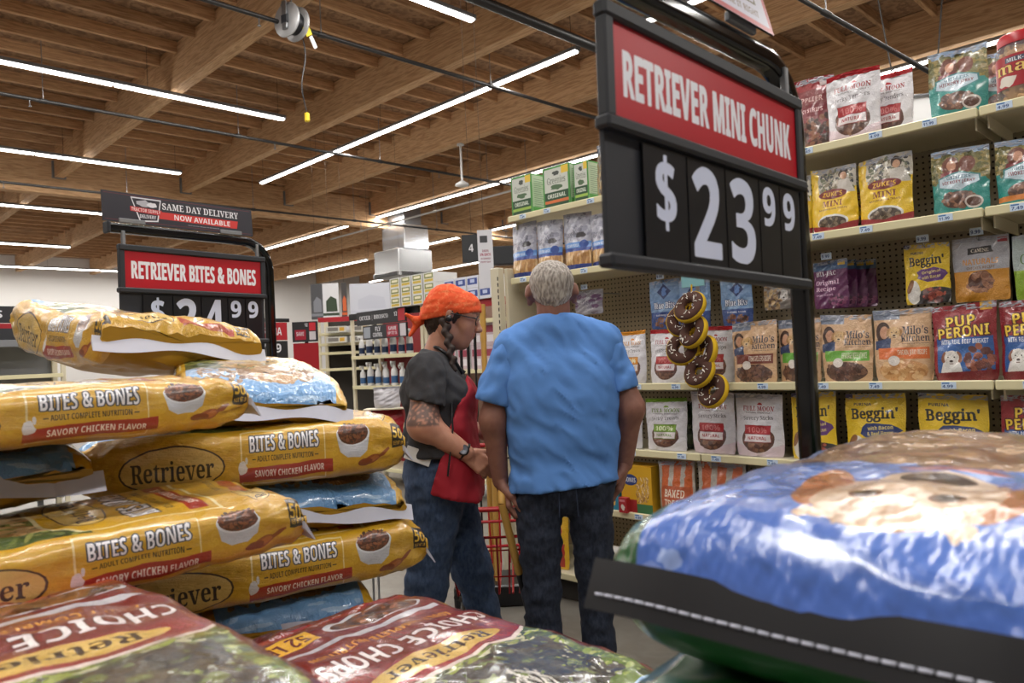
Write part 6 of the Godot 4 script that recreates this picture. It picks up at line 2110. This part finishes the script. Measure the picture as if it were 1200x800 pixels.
	part("red_band", box_mesh(Vector3(1.6, 0.1, 0.03), 0.003, Vector3(-0.1, -0.14, 0)), red, o)
	for s in [-1, 1]:
		part("support", box_mesh(Vector3(0.05, 2.0, 0.05), 0.004, Vector3(s * 0.7, -1.02, -0.04)), M.grey, o)
	var tu := shelf_unit("grey tool shelving below the department sign", Vector3(1.3, 0, -8.6), 0, 1.7, 0.4, [0.3, 0.9, 1.4, 1.72], 1.74, M.grey, M.grey)
	for i in 4:
		carton("tool_case", "dark tool case below the department sign, %s along" % ["first", "second", "third", "fourth"][i], Vector3(0.7 + i * 0.35, 1.72, -8.75), 0, Vector3(0.3, 0.14, 0.2), M.black_matte, M.black_matte, "tool cases")
	# second price sign farther down, with its cards
	o = thing("price_sign", "small far red price sign beside the left frame post", "sign", Vector3(2.42, 0, -4.7), 5)
	part("post", tube_mesh([Vector3(0, 0, -0.03), Vector3(0, 1.72, -0.03)], 0.015, 10), M.black, o)
	part("header_card", slab(0.42, 0.12, 0.01, text_board(400, 110, c8(170, 20, 36), [["NUTRENA", 0.3, 0.28, 0.6, 0.44, w]]), M.black), null, o, Vector3(-0.1, 1.6, 0))
	part("digit_panel", slab(0.42, 0.12, 0.01, text_board(400, 110, c8(24, 24, 28), [["17", 0.4, 0.15, 0.2, 0.7, w], ["99", 0.66, 0.15, 0.22, 0.5, w]]), M.black), null, o, Vector3(-0.1, 1.475, 0))
	part("top_rail", box_mesh(Vector3(0.46, 0.025, 0.02), 0.003, Vector3(-0.1, 1.675, 0)), M.black, o)
	o = thing("aisle_end_sign", "black and red save sign between the red price sign and spray bottles", "sign", Vector3(3.06, 0, -5.4), -45)
	part("post", tube_mesh([Vector3(0, 0, -0.03), Vector3(0, 1.6, -0.03)], 0.015, 10), M.black, o)
	part("panel", slab(0.2, 0.16, 0.02, text_board(160, 128, c8(40, 40, 44), [["12", 0.5, 0.08, 0.12, 0.16, w], ["", 0.1, 0.4, 0.44, 0.5, c8(160, 26, 50)], ["SAVE", 0.16, 0.5, 0.3, 0.2, w], ["", 0.68, 0.06, 0.26, 0.4, c8(200, 40, 54)], ["", 0.68, 0.5, 0.26, 0.42, c8(206, 200, 204)]]), M.black), null, o, Vector3(0, 1.63, 0))
	part("red_skirt", box_mesh(Vector3(0.2, 0.26, 0.015), 0.003, Vector3(0, 1.41, -0.005)), red, o)
	# colourful hanging packets behind the sign post
	var pack := [["packet in black and red hanging highest beside the sign post", 1.9, c8(60, 60, 66), c8(190, 40, 40)], ["red and white packet hanging in the middle beside the sign post", 1.78, c8(196, 40, 44), c8(214, 210, 206)], ["blue and yellow packet hanging lowest beside the sign post", 1.66, c8(40, 80, 170), c8(226, 196, 60)]]
	for p in pack:
		var c := canvas(64, 64, p[2])
		c.blob(0.55, 0.5, 0.3, 0.26, p[3], rng)
		c.rect(0.1, 0.08, 0.5, 0.16, c8(210, 210, 214))
		names["seed"] += 1
		pouch("hanging_packet", p[0], Vector3(1.87, p[1] - 0.06, -3.85), 0.115, 0.115, tmat(c.img, 0.3), names.seed, -20, null, 0.03, 0.0, "packets on the clip strip")
	o = thing("clip_strip_stand", "thin black stand carrying the colourful packets", "display stand", Vector3(1.87, 0, -3.9), -20)
	part("pole", tube_mesh([Vector3.ZERO, Vector3(0, 1.94, 0)], 0.012, 8), M.black, o)
	part("dark_panel", box_mesh(Vector3(0.16, 0.3, 0.02), 0.004, Vector3(0, 1.46, 0.01)), M.black, o)
	part("base_disc", lathe_mesh([Vector2(0.001, 0.0), Vector2(0.16, 0.0), Vector2(0.16, 0.015), Vector2(0.001, 0.03)], 20), M.black, o)
	# aisle number sign
	o = thing("aisle_number_sign", "black aisle sign numbered four with a white offer poster", "sign", Vector3(4.05, 1.9, -4.4), -45)
	part("number_panel", slab(0.13, 0.22, 0.02, text_board(80, 128, c8(44, 46, 50), [["4", 0.4, 0.34, 0.3, 0.28, w]]), M.black), null, o, Vector3(-0.06, 0.33, 0))
	part("offer_poster", slab(0.12, 0.46, 0.012, text_board(96, 320, c8(206, 206, 214), [["", 0.16, 0.1, 0.5, 0.12, c8(60, 60, 66)], ["EARN", 0.3, 0.34, 0.4, 0.04, c8(130, 60, 80)], ["5% BACK", 0.14, 0.4, 0.7, 0.05, c8(150, 40, 70)], ["IN REWARDS", 0.18, 0.48, 0.64, 0.03, c8(130, 60, 80)], ["EVERY DAY", 0.18, 0.54, 0.64, 0.03, c8(130, 60, 80)]]), M.white), null, o, Vector3(0.06, 0.24, 0.02))
	part("shroud", box_mesh(Vector3(0.22, 0.15, 0.1), 0.006, Vector3(0.22, 0.27, -0.08)), M.black_matte, o)
	part("drop_rod", tube_mesh([Vector3(-0.05, 0.44, -0.02), Vector3(-0.05, 3.9, -0.02)], 0.0015, 5), M.dark, o)
	part("drop_rod", tube_mesh([Vector3(0.05, 0.47, -0.02), Vector3(0.05, 3.9, -0.02)], 0.0015, 5), M.dark, o)
	# long-handled tools in a rack by the shelf end
	o = thing("tool_rack", "low black rack holding long-handled tools at the shelf end", "rack", Vector3(2.88, 0, -3.13), -45)
	part("base_tray", box_mesh(Vector3(0.42, 0.12, 0.3), 0.01, Vector3(0, 0.06, 0)), M.black, o)
	part("upper_hoop", tube_mesh([Vector3(-0.25, 0.1, 0.1), Vector3(-0.25, 0.8, 0.1), Vector3(0.16, 0.8, 0.1), Vector3(0.16, 0.1, 0.1)], 0.01, 8), M.black, o)
	var hl := ["thickest pale wooden handle standing in the rack", "thin black rod beside the wooden handle", "thin black rod second from the wooden handle", "thin black rod nearest the woman's face", "yellow and wood tool handle below the woman's hand"]
	var hx := [0.0, -0.05, -0.09, -0.13, 0.03]
	for i in 5:
		var t := thing("long_tool", hl[i], "tool", Vector3(2.88, 0.12, -3.13) + Vector3(cos(deg_to_rad(45)), 0, sin(deg_to_rad(45))) * hx[i] + Vector3(-0.04, 0, 0.04) * (1.0 if i == 4 else 0.0), -45, "tools in the rack")
		var th: float = [1.53, 1.37, 1.35, 1.33, 0.95][i]
		part("shaft", tube_mesh([Vector3.ZERO, Vector3(0.01, th, 0)], 0.016 if i in [0, 4] else 0.006, 8), M.yellow_wood if i in [0, 4] else M.black, t)
		part("grip", tube_mesh([Vector3(0.008, th - 0.2, 0), Vector3(0.0102, th + 0.01, 0)], 0.018 if i in [0, 4] else 0.009, 8), [M.yellow_wood, M.black, M.black, M.black, mat(c8(206, 172, 30), 0.5)][i], t)
	cart()
	# small stock at the woman's back
	names["seed"] += 1
	pouch("snack_bag", "crumpled red bag behind the woman's waist", Vector3(2.3, 0.98, -3.25), 0.16, 0.14, mat(c8(150, 24, 36), 0.3), names.seed, -45, null, 0.09, 0.0, "bags on the low stand")
	pouch("snack_bag", "crumpled silver bag behind the woman's elbow", Vector3(2.3, 1.12, -3.25), 0.14, 0.11, mat(c8(186, 184, 190), 0.3), names.seed + 1, -45, null, 0.08, 0.0, "bags on the low stand")
	o = thing("wire_stand", "low wire stand holding the crumpled bags", "stand", Vector3(2.3, 0, -3.25), -45)
	for s in [[-1, -1], [1, -1], [1, 1], [-1, 1]]:
		part("leg", tube_mesh([Vector3(s[0] * 0.1, 0, s[1] * 0.07), Vector3(s[0] * 0.1, 0.98, s[1] * 0.07)], 0.006, 6), M.steel, o)
	part("shelf", box_mesh(Vector3(0.24, 0.012, 0.18), 0.002, Vector3(0, 0.974, 0)), M.cream, o)
	part("upper_shelf", box_mesh(Vector3(0.24, 0.008, 0.1), 0.002, Vector3(0, 1.116, 0)), M.cream, o)
	part("shelf_post", tube_mesh([Vector3(0, 0.98, -0.04), Vector3(0, 1.116, -0.04)], 0.006, 6), M.steel, o)

func cart() -> void:
	var o := thing("shopping_cart", "red plastic shopping cart standing past the man's hand", "cart", Vector3(2.44, 0, -2.6), -45)
	var red := mat(c8(160, 20, 30), 0.35)
	# basket 0.5 wide, 0.7 deep, narrowing down
	for y in [0.58, 0.52, 0.4]:
		var k: float = lerpf(0.82, 1.0, (y - 0.3) / 0.28)
		var hw := 0.22 * k
		var hd := 0.3 * k
		part("rim" if y > 0.56 else "basket_band", tube_mesh([Vector3(-hw, y, -hd), Vector3(hw, y, -hd), Vector3(hw, y, hd), Vector3(-hw, y, hd), Vector3(-hw, y, -hd)], 0.014 if y > 0.56 else 0.008, 8), red, o)
	for i in 9:
		var f := -1.0 + i / 4.0
		for s in [-1, 1]:
			part("basket_bar", tube_mesh([Vector3(f * 0.22, 0.58, s * 0.3), Vector3(f * 0.18, 0.32, s * 0.245)], 0.005, 6), red, o)
			part("basket_bar", tube_mesh([Vector3(s * 0.22, 0.58, f * 0.3), Vector3(s * 0.18, 0.32, f * 0.245)], 0.005, 6), red, o)
	for i in 7:
		part("floor_bar", tube_mesh([Vector3(-0.18 + 0.06 * i, 0.32, -0.245), Vector3(-0.18 + 0.06 * i, 0.32, 0.245)], 0.005, 6), red, o)
	part("handle", tube_mesh([Vector3(-0.22, 0.58, -0.3), Vector3(-0.22, 0.9, -0.38), Vector3(0.22, 0.9, -0.38), Vector3(0.22, 0.58, -0.3)], 0.014, 8), red, o)
	for s in [-1, 1]:
		part("frame_rail", tube_mesh([Vector3(s * 0.19, 0.31, 0.24), Vector3(s * 0.2, 0.16, -0.2), Vector3(s * 0.2, 0.1, -0.28)], 0.012, 8), M.dark, o)
		part("frame_rail", tube_mesh([Vector3(s * 0.2, 0.14, -0.26), Vector3(s * 0.18, 0.11, 0.28)], 0.012, 8), M.dark, o)
		for z in [-0.27, 0.27]:
			var w := part("wheel", lathe_mesh([Vector2(0.001, -0.012), Vector2(0.045, -0.012), Vector2(0.05, 0.0), Vector2(0.045, 0.012), Vector2(0.001, 0.012)], 18), M.dark, o, Vector3(s * 0.19, 0.05, z))
			w.rotation.z = PI / 2

func _ready() -> void:
	rng.seed = 7
	T0 = Time.get_ticks_msec()
	wrinkle.seed = 11
	wrinkle.frequency = 1.0
	wrinkle.noise_type = FastNoiseLite.TYPE_SIMPLEX_SMOOTH
	wrinkle.fractal_octaves = 2
	crumple.seed = 12
	crumple.frequency = 1.0
	crumple.noise_type = FastNoiseLite.TYPE_SIMPLEX_SMOOTH
	crumple.fractal_octaves = 2
	for f in [["Droid Sans", 700], ["Droid Sans", 400], ["Droid Serif", 700], ["Droid Serif", 400]]:
		var sf := SystemFont.new()
		sf.font_names = PackedStringArray([f[0]])
		sf.font_weight = f[1]
		fonts.append(sf)
	camera_and_light()
	make_materials()
	lights()
	shell()
	gondola()
	signs()
	sacks()
	print("sacks ", Time.get_ticks_msec() - T0)
	man()
	woman()
	print("people ", Time.get_ticks_msec() - T0)
	treats()
	doughnut_toy()
	beyond()
	overhead()
	print("done ", Time.get_ticks_msec() - T0)
